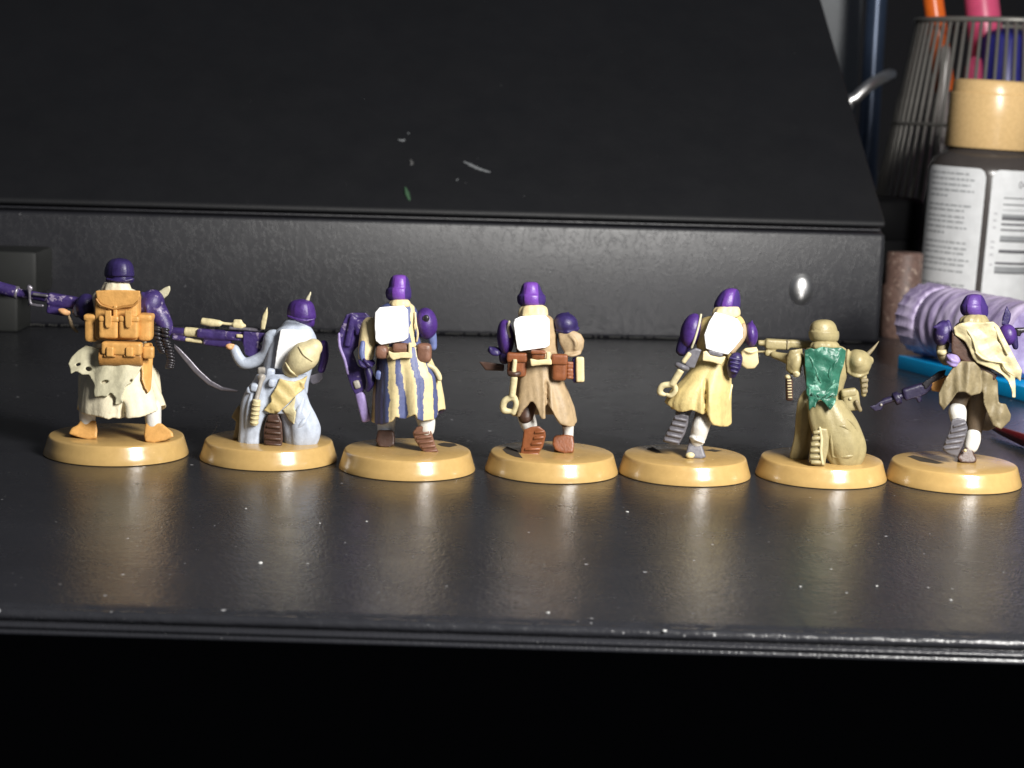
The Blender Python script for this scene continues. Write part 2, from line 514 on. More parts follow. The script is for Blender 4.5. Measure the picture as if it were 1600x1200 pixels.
# ------------------------------------------------------------------ table with its moulded front edge
A, B = onz(0, 955), onz(1600, 1003)
e = (B - A).normalized(); nin = Vector((-e.y, e.x, 0))
A0 = A - e * 260
prof = [(900, -14), (900, 0), (420, 0), (260, 0), (160, 0), (90, 0), (40, 0), (14, 0), (5, 0), (3.2, -.02), (2.6, -.16), (2.1, -.20), (1.75, -.02),
        (1.4, .12), (1.0, .14), (.55, .02), (.22, -.25), (.06, -.6), (.12, -.95), (.42, -1.2), (.55, -1.35), (.5, -1.5), (.05, -1.62), (-.18, -1.75),
        (-.26, -1.95), (-.18, -2.15), (.02, -2.3), (.04, -2.5), (-.16, -2.62), (-.24, -2.85), (-.1, -3.1), (.4, -3.25), (40, -3.3), (40, -14)]
bm = bmesh.new(); R = []
NS = 760
for i in range(NS + 1):
    x = 640.0 * i / NS; r = []
    for j, (d, z) in enumerate(prof):
        k = 0.0
        if 9 <= j <= 19:
            k = .16 * (noise.noise(Vector((x * .55, j * .45, 3))) + .7 * noise.noise(Vector((x * 1.5, j * .8, 9))))
        elif 20 <= j <= 30: k = .035 * noise.noise(Vector((x * .8, j, 5)))
        p = A0 + e * x + nin * (d - k * .5)
        r.append(Vector((p.x, p.y, z + k)))
    R.append(r)
rings(bm, R, cap=True)
tb = finish(bm, 'table', None, TABLE_M)
tb['kind'] = 'structure'
bm = bmesh.new()
MT = Matrix(((e.x, nin.x, 0, A0.x), (e.y, nin.y, 0, A0.y), (0, 0, 1, 0), (0, 0, 0, 1)))
box(bm, (0, 130, -300), (640, 146, -14.2), 0, 1, MT)
o = finish(bm, 'added_dark_panel', None, BLACK, False); o['kind'] = 'structure'  # black panel added to keep the space below the table edge dark
bm = bmesh.new()
box(bm, (-60, 905, -300), (760, 925, 420), 0, 1, MT)
o = finish(bm, 'wall', None, plain('dark_wall', (.012, .012, .016), .8), False); o['kind'] = 'structure'

# ------------------------------------------------------------------ black case with sloping lid behind the figures
CL, CR = onz(0, 509), onz(1374, 538)
ce = (CR - CL).normalized(); cn = Vector((ce.y, -ce.x, 0))          # cn points to the camera
c0 = CL - ce * 70
LEN = (CR - c0).length
def on_front(px, py):                                              # point of the case's front plane under a pixel
    d = ray(px, py); o_ = Vector((0, 0, CAMH))
    t = (CL - o_).dot(cn) / d.dot(cn)
    return o_ + d * t
HB = on_front(1374, 364).z
HL = on_front(1374, 350).z
best = None
for q in range(100, 800):
    al = math.radians(q / 10)
    sd = -cn * math.cos(al) + Vector((0, 0, 1)) * math.sin(al)
    P0 = CR + Vector((0, 0, HL))
    for t in range(60, 260, 2):
        u, v = project(P0 + sd * t)
        if v < 0:
            if best is None or abs(u - 1283) < best[0]: best = (abs(u - 1283), al, t)
            break
SL = best[1]
print('case', LEN, HB, HL, math.degrees(SL), best)
case = empty('black_case', (CL + CR) / 2, 'black leather-covered case with sloping lid and rounded corner behind the figurines', 'case')
case.rotation_euler = (0, 0, math.atan2(ce.y, ce.x))
OX = (c0 - (CL + CR) / 2).dot(ce)
def case_prism(name, prof, x0, x1, bev, mat, seg=3, parent=case):
    b2 = bmesh.new()
    f = [b2.verts.new((x0, y, z)) for y, z in prof]; g = [b2.verts.new((x1, y, z)) for y, z in prof]
    n = len(prof)
    b2.faces.new(f[::-1]); b2.faces.new(g)
    for i in range(n): b2.faces.new((f[i], f[(i + 1) % n], g[(i + 1) % n], g[i]))
    bmesh.ops.recalc_face_normals(b2, faces=b2.faces)
    bmesh.ops.bevel(b2, geom=list(b2.edges), offset=bev, segments=seg, affect='EDGES', profile=.5)
    return finish(b2, name, parent, mat, sharp=70)
SLEN = 185.0
cs, sn = math.cos(SL), math.sin(SL)
case_prism('case_body', [(0, 0.02), (0, HB), (3.2, HB), (3.2 + 170 * cs, HB + 170 * sn), (3.2 + 170 * cs, 0.02)], OX, OX + LEN, 1.5, CASE_M)
g = .9
lid0 = (-.25, HB + g)
def sl(a, b): return (lid0[0] + a * cs - b * sn, lid0[1] + a * sn + b * cs)
lid = case_prism('lid', [sl(1.4, -.35), sl(0, 1.1), sl(1.0, 2.1), sl(SLEN, 2.1), sl(SLEN, -.35)], OX - .3, OX + LEN - .6, .7, LID_M)
# piping that runs in the groove between lid and body
bm = bmesh.new()
sweep(bm, [(Vector((OX, .55, HB + .75)), .42, .42), (Vector((OX + LEN - 2, .55, HB + .75)), .42, .42)], 10)
finish(bm, 'piping', case, CASE_M)
# snap stud
sp = on_front(1252, 452) - (CL + CR) / 2
sx, sz = sp.dot(ce), sp.z
CHROME = plain('polished_chrome', (.93, .92, .90), .38, 1.0)
bm = bmesh.new()
MS = Matrix.Translation((sx, 0, sz)) @ Matrix.Rotation(math.pi / 2, 4, 'X') @ Matrix.Diagonal((.80, 1.05, 1, 1))
lathe(bm, [(4.4, -.1), (4.45, .2), (4.2, .4), (4.0, .5), (3.7, .85), (3.1, 1.25), (2.3, 1.6), (1.4, 1.82), (.3, 1.92)], 40, MS)
finish(bm, 'snap_stud', case, CHROME)
# stitching along the foot of the case
STITCH = plain('pale_thread', (.16, .16, .15), .7)
bm = bmesh.new()
random.seed(4)
x = OX + 30
while x < OX + LEN - 6:
    zz = random.uniform(.35, .5)
    if random.random() < .85:
        box(bm, (x, -.22, zz), (x + .42, .06, zz + .22), .05, 1)
    x += .85
o = finish(bm, 'stitching', case, STITCH); o['kind'] = 'stuff'
# old paint marks on the lid, each a thin dried smear
def on_lid(px, py):
    d = ray(px, py); o_ = Vector((0, 0, CAMH)); mid = (CL + CR) / 2
    nrm = cn * sn + Vector((0, 0, 1)) * cs
    p0 = CR + Vector((0, 0, HB + g)) + nrm * 2.12 + cn * .25
    return o_ + d * ((p0 - o_).dot(nrm) / d.dot(nrm)) - mid
def smear(name, pts, mat, wd):
    bm = bmesh.new(); nrm = Vector((0, -sn, cs))
    P = []
    for px, py in pts:
        q = on_lid(px, py); P.append(Vector((q.dot(ce), -q.dot(cn), q.z)))
    L = [Vector(c) for c in catmull([tuple(p) for p in P], 5)] if len(P) > 2 else P
    R = []
    for i, c in enumerate(L):
        t = (L[min(i + 1, len(L) - 1)] - L[max(i - 1, 0)]).normalized(); a = t.cross(nrm)
        k = wd * (.25 + .75 * math.sin(math.pi * (i + .5) / len(L))) * random.uniform(.6, 1.2)
        R.append([c + a * k, c + nrm * .09, c - a * k, c - nrm * .03])
    rings(bm, R)
    finish(bm, name, case, mat)
SM = plain('dried_white_smear', (.20, .21, .22), .7)
smear('paint_smear', [(724, 252), (735, 257), (748, 263), (766, 269)], SM, 1.0)
smear('paint_smear', [(633, 292), (636, 303), (640, 313)], plain('dried_green_smear', (.06, .13, .07), .6), .9)
smear('paint_smear', [(622, 218), (628, 219), (633, 218)], SM, .6)
smear('paint_smear', [(641, 249), (643, 254), (642, 258)], plain('dried_grey_smear', (.10, .10, .10), .7), .8)
smear('paint_smear', [(637, 207), (639, 209)], SM, .5)
smear('paint_smear', [(713, 282), (716, 279)], SM, .3)

# ------------------------------------------------------------------ specks and fluff lying on the table
DUSTM = plain('white_fluff', (.55, .55, .54), .9)
random.seed(11)
for px, py, r in ((407, 880, .42), (145, 725, .38), (856, 958, .32), (1038, 986, .3), (1250, 917, .25), (1370, 916, .2), (1486, 938, .22), (573, 815, .22), (500, 818, .2), (980, 800, .3), (384, 795, .22), (1186, 556, .25)):
    c = onz(px, py)
    bm = bmesh.new(); bmesh.ops.create_icosphere(bm, subdivisions=1, radius=r)
    for v in bm.verts:
        v.co = v.co * random.uniform(.6, 1.3); v.co.z = max(v.co.z * .45, -.1 * r) + .1 * r
    o = finish(bm, 'dust_speck', None, DUSTM); o.location = Vector((c.x, c.y, .02)) * MM
    tag(o, 'tiny white speck of dust lying on the black table', 'dust', 'specks of dust on the table')
bm = bmesh.new()
c = onz(330, 690)
P = [c + Vector((a, 0, b)) for a, b in ((0, .08), (-.4, .8), (.3, 1.7), (.9, 2.6), (1.1, 3.8))]
P = [Vector(q) for q in catmull([tuple(p - c) for p in P], 5)]
sweep(bm, [(q, .05, .05) for q in P], 6)
o = finish(bm, 'loose_fibre', None, DUSTM); o.location = Vector((c.x, c.y, 0)) * MM
tag(o, 'thin pale fibre standing up behind the pale grey-blue kneeling figurine', 'fibre')

# ------------------------------------------------------------------ things on the right
# paint bottle
YB = 600.0
ax0, ax1 = ony(1521, 460, YB), ony(1549, 180, YB)
ad = (ax1 - ax0).normalized()
foot = ax0 - ad * (ax0.z / ad.z)
bot = empty('paint_bottle', foot, 'dark brown craft paint bottle with tan cap and white barcode label', 'bottle')
bot.rotation_euler = Vector((0, 0, 1)).rotation_difference(ad).to_euler()
def bz(py): return (ony(1521 + (460 - py) * .1, py, YB) - foot).length
zs = bz(236); zc0, zc1, zc2 = bz(233), bz(150), bz(126)
BR = 17.6
bm = bmesh.new()
lathe(bm, [(2, .6), (BR - 2, .6), (BR - .5, 1.2), (BR, 3), (BR, zs - 7), (BR - .3, zs - 5.2), (BR - 1.6, zs - 2.8), (BR - 4.2, zs - .8), (BR - 5.5, zs), (11, zs + 2), (3, zs + 2)], 72)
finish(bm, 'bottle_body', bot, plain('brown_paint_plastic', (.065, .056, .052), .22), sharp=60)
bm = bmesh.new()
CAPR = 13.3
prf = [(CAPR - .4, zc0 + .2), (CAPR, zc0 + .7), (CAPR - .25, zc1), (CAPR - .35, zc1 + .35), (CAPR - .75, zc1 + .6), (CAPR - .95, zc2 - 1.2), (CAPR - 1.5, zc2 - .3), (CAPR - 2.6, zc2), (2, zc2)]
lathe(bm, [(3, zc0 + .2)] + prf, 64)
finish(bm, 'cap', bot, paint('tan_cap_plastic', (226, 190, 134), .26, .08, bmp=.1), sharp=50)
def curved(bm, a0, a1, z0, z1, r, cor=0.0, n=16):
    """patch of label on the bottle wall, angles measured from the camera-facing side"""
    cols = []
    for i in range(n + 1):
        a = a0 + (a1 - a0) * i / n
        ins = 0.0
        if cor:
            dd = min(a - a0, a1 - a) * r
            if dd < cor: ins = cor - math.sqrt(max(0, cor * cor - (cor - dd) ** 2))
        cols.append([(a, z0 + ins), (a, z1 - ins)])
    vs_ = [[bm.verts.new((r * math.sin(a), -r * math.cos(a), z)) for a, z in c] for c in cols]
    for p, q in zip(vs_, vs_[1:]): bm.faces.new((p[0], q[0], q[1], p[1]))
D2 = math.radians
PAPER = plain('label_white', (.74, .75, .76), .5)
INK = plain('label_ink', (.12, .12, .13), .6)
INK2 = plain('label_ink_grey', (.30, .31, .32), .6)
zl0, zl1 = 4.0, bz(262)
for a0, a1 in ((-84, -12.5), (-6.5, 50)):
    bm = bmesh.new(); curved(bm, D2(a0), D2(a1), zl0, zl1, BR + .06, 2.6, 40)
    lab = finish(bm, 'label', bot, PAPER)
    bm = bmesh.new()
    if a0 < -50:
        random.seed(8)
        for v in (240, 280, 320, 360, 400, 465, 500, 545, 580, 620, 660, 725, 765, 800, 845, 880, 925, 1020, 1060):
            z = bz(220 + v / 4.615); a = -76
            end = random.uniform(-32, -18) if v not in (400, 660) else -50
            while a < end:
                wl = random.uniform(2.5, 9)
                curved(bm, D2(a), D2(min(a + wl, end)), z - .28, z + .22, BR + .12, 0, 3); a += wl + 1.3
        finish(bm, 'label_text', lab, INK2)
    else:
        b0, b1 = bmesh.new(), bmesh.new()
        for v0, v1, k in ((383, 391, 0), (428, 437, 0), (468, 473, 1), (500, 522, 1), (520, 542, 0), (563, 578, 0), (604, 616, 0), (650, 684, 1), (684, 694, 0), (748, 772, 0), (835, 852, 0), (866, 905, 1), (905, 916, 0)):
            curved(b1 if k else b0, D2(6.5 if v0 < 830 else 4), D2(43), bz(220 + v1 / 4.615), bz(220 + v0 / 4.615), BR + .12, 0, 10)
        finish(b0, 'barcode', lab, INK); finish(b1, 'barcode', lab, INK2)
        fc = bpy.data.curves.new('number', 'FONT'); fc.body = '0470'; fc.size = 3.0
        fo = bpy.data.objects.new('number', fc); SC.collection.objects.link(fo)
        me = bpy.data.meshes.new_from_object(fo.evaluated_get(bpy.context.evaluated_depsgraph_get()))
        bpy.data.objects.remove(fo)
        for v in me.vertices:
            a = D2(21) + v.co.x / BR; z = bz(288) + v.co.y
            v.co = Vector(((BR + .13) * math.sin(a), -(BR + .13) * math.cos(a), z))
        me.transform(Matrix.Scale(MM, 4)); link('label_number', me, lab, INK)
        bm = bmesh.new()
        for v in (492, 540, 590, 690, 730, 780, 850):
            curved(bm, D2(-2 + random.uniform(-.5, .5)), D2(1.6), bz(220 + (v + 14) / 4.615), bz(220 + v / 4.615), BR + .12, 0, 2)
        finish(bm, 'label_digits', lab, plain('label_ink_pale', (.5, .5, .52), .6))

# mesh pen cup and its pens
YC = 690.0
cc = ony(1556, 200, YC); cx = cc.x; CH = ony(1556, 36, YC).z
cup = empty('pen_cup', (cx, YC, 0), 'black wire mesh pen cup behind the paint bottle', 'pen cup')
rt, rb = 30.0, 46.0
WIRE = plain('black_wire', (.24, .23, .21), .35, .3)
wm = None
NW = 66
for i in range(NW):
    a = 2 * math.pi * i / NW
    bm = bmesh.new()
    if wm is None:
        sweep(bm, [(Vector((0, -rb, 1)), .62, .62), (Vector((0, -rt, CH - 1)), .62, .62)], 6, False, Vector((1, 0, 0)))
        w0 = finish(bm, 'wire', cup, WIRE); wm = w0.data
    else:
        bm.free(); w0 = link('wire', wm, cup)
    w0.rotation_euler = (0, 0, a)
def ringtube(bm, R, z, r, n=64):
    Q = []
    for i in range(n):
        a = 2 * math.pi * i / n
        Q.append([Vector(((R + r * math.cos(b)) * math.cos(a), (R + r * math.cos(b)) * math.sin(a), z + r * math.sin(b))) for b in [2 * math.pi * j / 8 for j in range(8)]])
    V = [[bm.verts.new(p) for p in q] for q in Q]
    for i in range(n):
        a, b = V[i], V[(i + 1) % n]
        for j in range(8): bm.faces.new((a[j], a[(j + 1) % 8], b[(j + 1) % 8], b[j]))
for fz, r in ((1.0, 1.0), (.0, 1.0), (.64, .7), (.3, .7)):
    bm = bmesh.new(); z = max(1.0, CH * fz); ringtube(bm, rb + (rt - rb) * fz, z, r)
    finish(bm, 'hoop', cup, WIRE)
bm = bmesh.new(); lathe(bm, [(1, .3), (rb, .3), (rb, 1.0), (1, 1.0)], 48); finish(bm, 'cup_floor', cup, WIRE, sharp=40)
def pen(label, px, py_top, px0, py0, dy, r, mat, capmat=None, cat='pen'):
    top, low = ony(px, py_top, YC + dy), ony(px0, py0, YC + dy)
    d = (top - low).normalized(); ft = low - d * ((low.z - 2.2) / d.z)
    L = (top - ft).length
    ro = empty('pen', ft, label, cat, 'pens standing in the wire cup')
    ro.rotation_euler = Vector((0, 0, 1)).rotation_difference(d).to_euler()
    bm = bmesh.new(); lathe(bm, [(r * .3, 0), (r * .9, 1), (r, 3), (r, L * .62), (r * .85, L * .62 + .5), (1, L * .62 + .5)], 20); finish(bm, 'barrel', ro, mat, sharp=40)
    bm = bmesh.new(); lathe(bm, [(r * .5, L * .62 + .3), (r * 1.12, L * .62 + .3), (r * 1.1, L - 4), (r * .8, L - 1), (r * .3, L)], 20); finish(bm, 'pen_cap', ro, capmat or mat, sharp=40)
PINK, ORANGE = plain('pink_plastic', (.75, .10, .22), .35), plain('orange_plastic', (.85, .16, .02), .3)
BLUEP = plain('blue_plastic', (.03, .03, .22), .35)
pen('pen with black barrel and orange cap in wire cup', 1450, -60, 1466, 60, -4, 3.2, BLACK, ORANGE)
pen('pen with dark barrel and pink flat cap in wire cup', 1526, -70, 1540, 60, 0, 5.4, plain('dark_barrel', (.03, .02, .03), .4), PINK)
pen('short pink pen low in the wire cup', 1524, 88, 1516, 200, -12, 2.9, PINK, PINK)
pen('thin short rose pen in the wire cup', 1542, 100, 1534, 200, -12, 2.2, PINK, PINK)
pen('thick navy blue marker in wire cup', 1570, 44, 1568, 200, -12, 7.5, BLUEP, BLUEP)
pen('slim grey brush handle in the wire cup', 1478, 70, 1470, 220, -12, 1.8, plain('grey_handle', (.25, .24, .23), .3), plain('grey_handle2', (.4, .38, .36), .25))

# black jar standing in front of the cup
jc = onz(1368, 398)
bm = bmesh.new()
JR = 15.5; JH = ony(1368, 262, jc.y + 14).z
lathe(bm, [(2, 0), (JR - .8, 0), (JR, .8), (JR, JH * .66), (JR - .6, JH * .68), (JR + .3, JH * .7), (JR + .3, JH - 1.2), (JR - .8, JH), (2, JH)], 48)
def set_thing(bm, name, loc, mat, label, cat, sharp=50):
    o = finish(bm, name, None, mat, sharp=sharp); o.location = Vector(loc) * MM
    return tag(o, label, cat)
jy = 628.0
jx = ony(1366, 300, jy).x
set_thing(bm, 'black_jar', (jx, jy, 0), plain('matt_black', (.004, .004, .0045), .7, spec=.05), 'short matt black jar between the case and the paint bottle', 'jar')
# small brown pot at its foot
bm = bmesh.new()
py_ = 585.0; pr = 6.0; pxw = ony(1412, 430, py_).x; ph = ony(1412, 394, py_).z
lathe(bm, [(1, 0), (pr, 0), (pr + .3, .6), (pr + .3, ph * .6), (pr - .5, ph * .64), (pr - .5, ph - .5), (pr - 1, ph), (1, ph)], 32)
set_thing(bm, 'paint_pot', (pxw, py_, 0), paint('pinkish_brown_pot', (104, 82, 74), .5, .4, chip=(170, 150, 136)), 'small pinkish brown paint pot beside the corner of the black case', 'paint pot')

# lavender paint jar lying on its side, on a bright blue ruler
sy = onz(1500, 606).y
q0, q1 = onz(1402, 576, 0), onz(1600, 628, 0)
be = (q1 - q0).normalized(); bi = Vector((-be.y, be.x, 0))
MB_ = Matrix(((be.x, bi.x, 0, 0), (be.y, bi.y, 0, 0), (0, 0, 1, 0), (0, 0, 0, 1)))
bm = bmesh.new(); box(bm, (0, 0, 0.02), (150, 26, 3.6), .25, 2, MB_)
set_thing(bm, 'blue_ruler', (q0.x, q0.y, 0), plain('bright_blue_plastic', (.0, .42, .95), .4), 'bright blue plastic bar under the lavender paint jar', 'ruler')
LR = 9.3
lm, nt, b = nodes_of('lavender_paint')
v = mm_coords(nt)
nb = tex_noise(nt, mm_coords(nt, 1000, (1.0, .22, .22)), .36, 5, .68)
lc = mix(nt, ramp(nt, nb.outputs['Fac'], [(.36, 0.0), (.62, 1.0)]), lin((136, 120, 160)), lin((214, 200, 230)))
nt.links.new(lc, b.inputs['Base Color']); b.inputs['Roughness'].default_value = .4
bump(nt, b, nb.outputs['Fac'], .6, .4)
jo = q0 - be * .5 + bi * (LR * .55 + 2.5)
jar = empty('lavender_jar', (jo.x, jo.y, 3.6), 'lavender paint jar lying on its side with streaky dried paint', 'paint jar')
jar.rotation_euler = (0, 0, math.atan2(be.y, be.x) + .02)
MJ = Matrix.Translation((0, 0, LR + .55)) @ Matrix.Rotation(math.pi / 2, 4, 'Y')
bm = bmesh.new()
N = 88; R = []
for rr, z, kn in ((2, 0, 0), (LR - 1.2, 0, 0), (LR, .5, 1), (LR + .1, 1.5, 1), (LR + .1, 7, 1), (LR - .1, 7.8, .6), (LR - .3, 8.2, 0), (2, 8.2, 0)):
    R.append([MJ @ Vector(((rr + kn * .42 * max(0, math.cos(i / N * 2 * math.pi * 22))) * math.cos(2 * math.pi * i / N), (rr + kn * .42 * max(0, math.cos(i / N * 2 * math.pi * 22))) * math.sin(2 * math.pi * i / N), z)) for i in range(N)])
rings(bm, R); finish(bm, 'knurled_cap', jar, lm, sharp=60)
bm = bmesh.new()
lathe(bm, [(2, 8.25), (LR - 1.2, 8.25), (LR - .5, 9.0)] + [(LR + .25 * math.sin(z * 1.7) * (1 if z < 20 else .3), z) for z in [10 + .8 * i for i in range(46)]] + [(LR - .8, 48), (2, 48)], 96, MJ)
for v_ in bm.verts:
    q_ = v_.co; k_ = .38 * noise.noise(Vector((q_.x * .35, q_.y * .16, q_.z * .16))) + .16 * noise.noise(Vector((q_.x * 1.2, q_.y * .4, q_.z * .4)))
    ax_ = Vector((0, q_.y, q_.z - LR - .55)); L_ = ax_.length
    if L_ > 5: v_.co = q_ + ax_ / L_ * k_
finish(bm, 'jar_body', jar, lm, sharp=60)
# dark tray and a red brush handle in front of it
bm = bmesh.new()
r0, r1 = onz(1552, 668, 1.6), onz(1640, 702, 1.6)
bd = (r1 - r0).normalized()
sweep(bm, [(r0 - r0, .5, .5), (bd * 4, .9, .9), (bd * 14, 1.35, 1.35), (bd * 30, 1.5, 1.5), (bd * 70, 1.0, 1.0)], 16)
set_thing(bm, 'brush_handle', (r0.x, r0.y, 1.52), plain('dark_red_lacquer', (.10, .006, .008), .25), 'dark red lacquered brush handle lying on the table', 'paint brush')
# things against the back: grey board, dark blue pole, chrome ring
gb = 840.0
p0, p1 = ony(1250, 200, gb), ony(1352, -60, gb)
bm = bmesh.new(); box(bm, (0, 0, 0), (p1.x - p0.x, 6, p1.z + 60), .8, 2)
set_thing(bm, 'grey_board', (p0.x, gb, 0), plain('speckled_grey', (.24, .255, .27), .6), 'speckled grey board standing behind the lid of the case', 'board')
gy = 800.0
pp = ony(1366, 60, gy)
bm = bmesh.new(); lathe(bm, [(1, 0), (4.3, 0), (4.6, .6), (4.6, ony(1366, 108, gy).z * .5), (4.3, ony(1366, 108, gy).z * .52), (4.3, pp.z + 60), (1, pp.z + 60)], 24)
set_thing(bm, 'blue_pole', (pp.x, gy, 0), plain('dark_blue_metal', (.05, .075, .13), .3, .3), 'dark blue metal rod standing beside the grey board', 'rod')
hy = 700.0
HP = [ony(a, b, hy + d) for a, b, d in ((1322, 172, 0), (1338, 152, 0), (1358, 134, 2), (1378, 122, 8), (1392, 116, 18))]
c = HP[0].copy(); ftz = 0.0
P = [Vector(q) for q in catmull([tuple(p - Vector((HP[0].x, hy, 0))) for p in [Vector((HP[0].x - 2, hy, 1.4)), Vector((HP[0].x - 3, hy, HP[0].z * .6))] + HP], 6)]
bm = bmesh.new(); sweep(bm, [(q, 2.1, 2.1) for q in P], 14)
set_thing(bm, 'metal_handle', (HP[0].x, hy, 0), CHROME, 'bent chrome rod curving up behind the sloping lid', 'rod')
# dark block at the left, in front of the case
yk = onz(40, 520).y
bk0, bk1 = ony(-60, 520, yk), ony(62, 520, yk)
kh = ony(62, 392, yk).z
bm = bmesh.new(); box(bm, (0, 0, 0.02), (bk1.x - bk0.x - 6, 20, kh * .46), 1.0, 2)
box(bm, (-2, -3, kh * .46), (bk1.x - bk0.x, 22, kh), 1.5, 2)
set_thing(bm, 'dark_block', (bk0.x, yk, 0), plain('dusty_black', (.016, .017, .016), .55), 'dusty black block with a stepped foot beside the black case', 'block')

# ------------------------------------------------------------------ the seven figurines
def base_mark(F, pts):  # flat dark patches on the base top: slot openings and painted cast shadow
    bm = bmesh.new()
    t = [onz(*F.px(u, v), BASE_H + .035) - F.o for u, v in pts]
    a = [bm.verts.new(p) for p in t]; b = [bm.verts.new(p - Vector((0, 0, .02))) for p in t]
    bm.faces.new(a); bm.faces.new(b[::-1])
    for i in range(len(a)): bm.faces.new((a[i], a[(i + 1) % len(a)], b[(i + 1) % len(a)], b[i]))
    finish(bm, 'slot_and_shadow_mark', F.root, SLOT_SHADOW, False)
def stand(F, pts, mat, th=4.0, ankle=None, name='boot'):
    """boot standing on the base: pts its outline seen from behind, ankle (u, v, r)"""
    lowu, lowv = max(pts, key=lambda q: q[1])
    d = F.gy(lowu, lowv)
    V = Vol(F); V.slab(pts, lambda u, v: d + .012 * (lowv - v), th, sub=2)
    if ankle: V.tube([(ankle[0], ankle[1], d + 1.3, ankle[2]), (ankle[0], ankle[1] + ankle[2] * 1.2, d + 1.3, ankle[2])], n=14)
    return F.part(name, V, mat, voxel=.2, relax=9), d
def sole_boot(F, pts, mat, dy_top, dy_bot, cleats, r, th=1.3, leg=None, tread_mat=None):
    """lifted boot with its sole to the camera"""
    v0, v1 = min(p[1] for p in pts), max(p[1] for p in pts)
    f = lambda u, v: dy_top + (dy_bot - dy_top) * (v - v0) / (v1 - v0)
    V = Vol(F); V.slab(pts, f, th, sub=2)
    c = [sum(p[0] for p in pts) / len(pts), sum(p[1] for p in pts) / len(pts)]
    V.slab([(c[0] + (p[0] - c[0]) * .86, c[1] + (p[1] - c[1]) * .86) for p in pts], lambda u, v: f(u, v) + .6, 2.6, sub=2)
    if leg: V.tube(leg)
    b = F.part('boot', V, mat, voxel=.2, relax=3)
    treads(F, b, tread_mat or mat, cleats, r, dyf=lambda u, v: f(u, v) - .05)
    return b
def plate(F, pts, dy, th=1.6, mat=None, name='back_panel', label=None):
    V = Vol(F); V.slab(pts, dy, th, sub=1)
    return F.part(name, V, mat or WHITE, voxel=.15, relax=1, label=label)
def one(F, name, mat, parent=None, voxel=.2, relax=3, label=None):
    V = Vol(F)
    def done(): return F.part(name, V, mat, parent, voxel, relax, label=label)
    V.done = done
    return V
def creases(amp, n1=5, ph=0.0):
    return lambda th, t: 1 + 1.3 * amp * (2 * abs(math.sin((n1 * th + ph + 2.2 * t) / 2)) - 1.1) + amp * (2 * abs(math.sin(((n1 + 4) * th - 1.3 * t) / 2)) - 1.1)

# ---------- 1: cream coat, ochre pack, long gun to the left
F = Fig((0, 380, 3.333), (233, 980, 1168), 'figurine in cream coat with ochre backpack, ragged cloth and cartridge belt')
_, dL = stand(F, [(418, 922), (500, 924), (508, 975), (504, 1018), (455, 1022), (400, 1008), (356, 992), (372, 962), (405, 946)], OCHRE, 3.6)
_, dR = stand(F, [(758, 936), (842, 938), (872, 962), (900, 985), (905, 1008), (860, 1028), (800, 1040), (757, 1034), (750, 1000)], OCHRE, 3.6)
for u, d in ((455, dL), (797, dR)):
    V = one(F, 'sock', SOCK); V.tube([(u, 850, d + 2.6, 42), (u, 900, d + 2.4, 42), (u + 2, 942, d + 2.4, 40)], n=18).done()
V = Vol(F)
V.skirt([(520, 490, 765), (620, 458, 790), (720, 428, 806), (800, 414, 838), (860, 408, 856), (930, 410, 858)],
        [(408, 850), (425, 885), (450, 892), (490, 902), (540, 910), (565, 920), (580, 908), (625, 918), (640, 905), (655, 914), (720, 908), (770, 895), (815, 875), (856, 845)],
        -.4, -2.6, .80, folds=((5, .05, .5), (9, .035, 1.0), (14, .015, 2.0)), slits=((641, 9, .78),), th=.9, back=880)
V.loft([(225, 560, 650), (250, 500, 715), (300, 470, 745), (400, 478, 750), (480, 488, 758), (560, 478, 778)], 0.3, .62)
coat = F.reg(F.part('coat', V, CREAMW, voxel=.2, relax=2))
V = one(F, 'legs', CREAMW); V.tube([(470, 700, 1.2, 62), (460, 800, 1.2, 52), (456, 872, 1.5, 42)]).tube([(770, 700, 1.2, 62), (790, 800, 1.2, 52), (797, 880, 1.5, 42)]).done()
V = one(F, 'collar', CREAMW); V.loft([(203, 546, 666), (222, 534, 678), (250, 524, 688), (262, 530, 684)], -.3, .9, creases(.03, 7)).done()
helmet(F, [(77, 616, 630), (79, 604, 640), (84, 582, 662), (100, 560, 684), (130, 546, 697), (160, 543, 700), (172, 545, 699), (177, 553, 690), (192, 550, 698), (206, 560, 690), (212, 575, 676)], .5, PURPLE_D, 1.05, .03, .5)
V = one(F, 'helmet_ridge', PURPLE_D); V.tube([(556, 186, -2.0, 7), (600, 194, -2.6, 8), (650, 196, -2.6, 8), (694, 186, -1.8, 7)]).done()
V = one(F, 'shoulder_pad', PURPLE_D); V.ell(452, 336, .2, 56, 74, 2.4, -6).done()
V = one(F, 'shoulder_pad', PURPLE_WORN); V.ell(785, 322, .3, 68, 84, 2.6, 24).tube([(742, 262, -.6, 10), (765, 330, -2.2, 10), (770, 390, -2.0, 8)]).done()
V = one(F, 'sleeve', PURPLE_WORN); V.tube([(800, 330, .5, 60), (838, 390, 0.2, 50), (862, 440, -.4, 40), (850, 480, -.8, 30)]).done()
V = one(F, 'shoulder_spike', RAG); V.slab([(806, 272), (830, 248), (858, 230), (886, 220), (888, 245), (875, 272), (850, 292), (850, 326), (836, 300), (820, 292)], 1.2, .7).done()
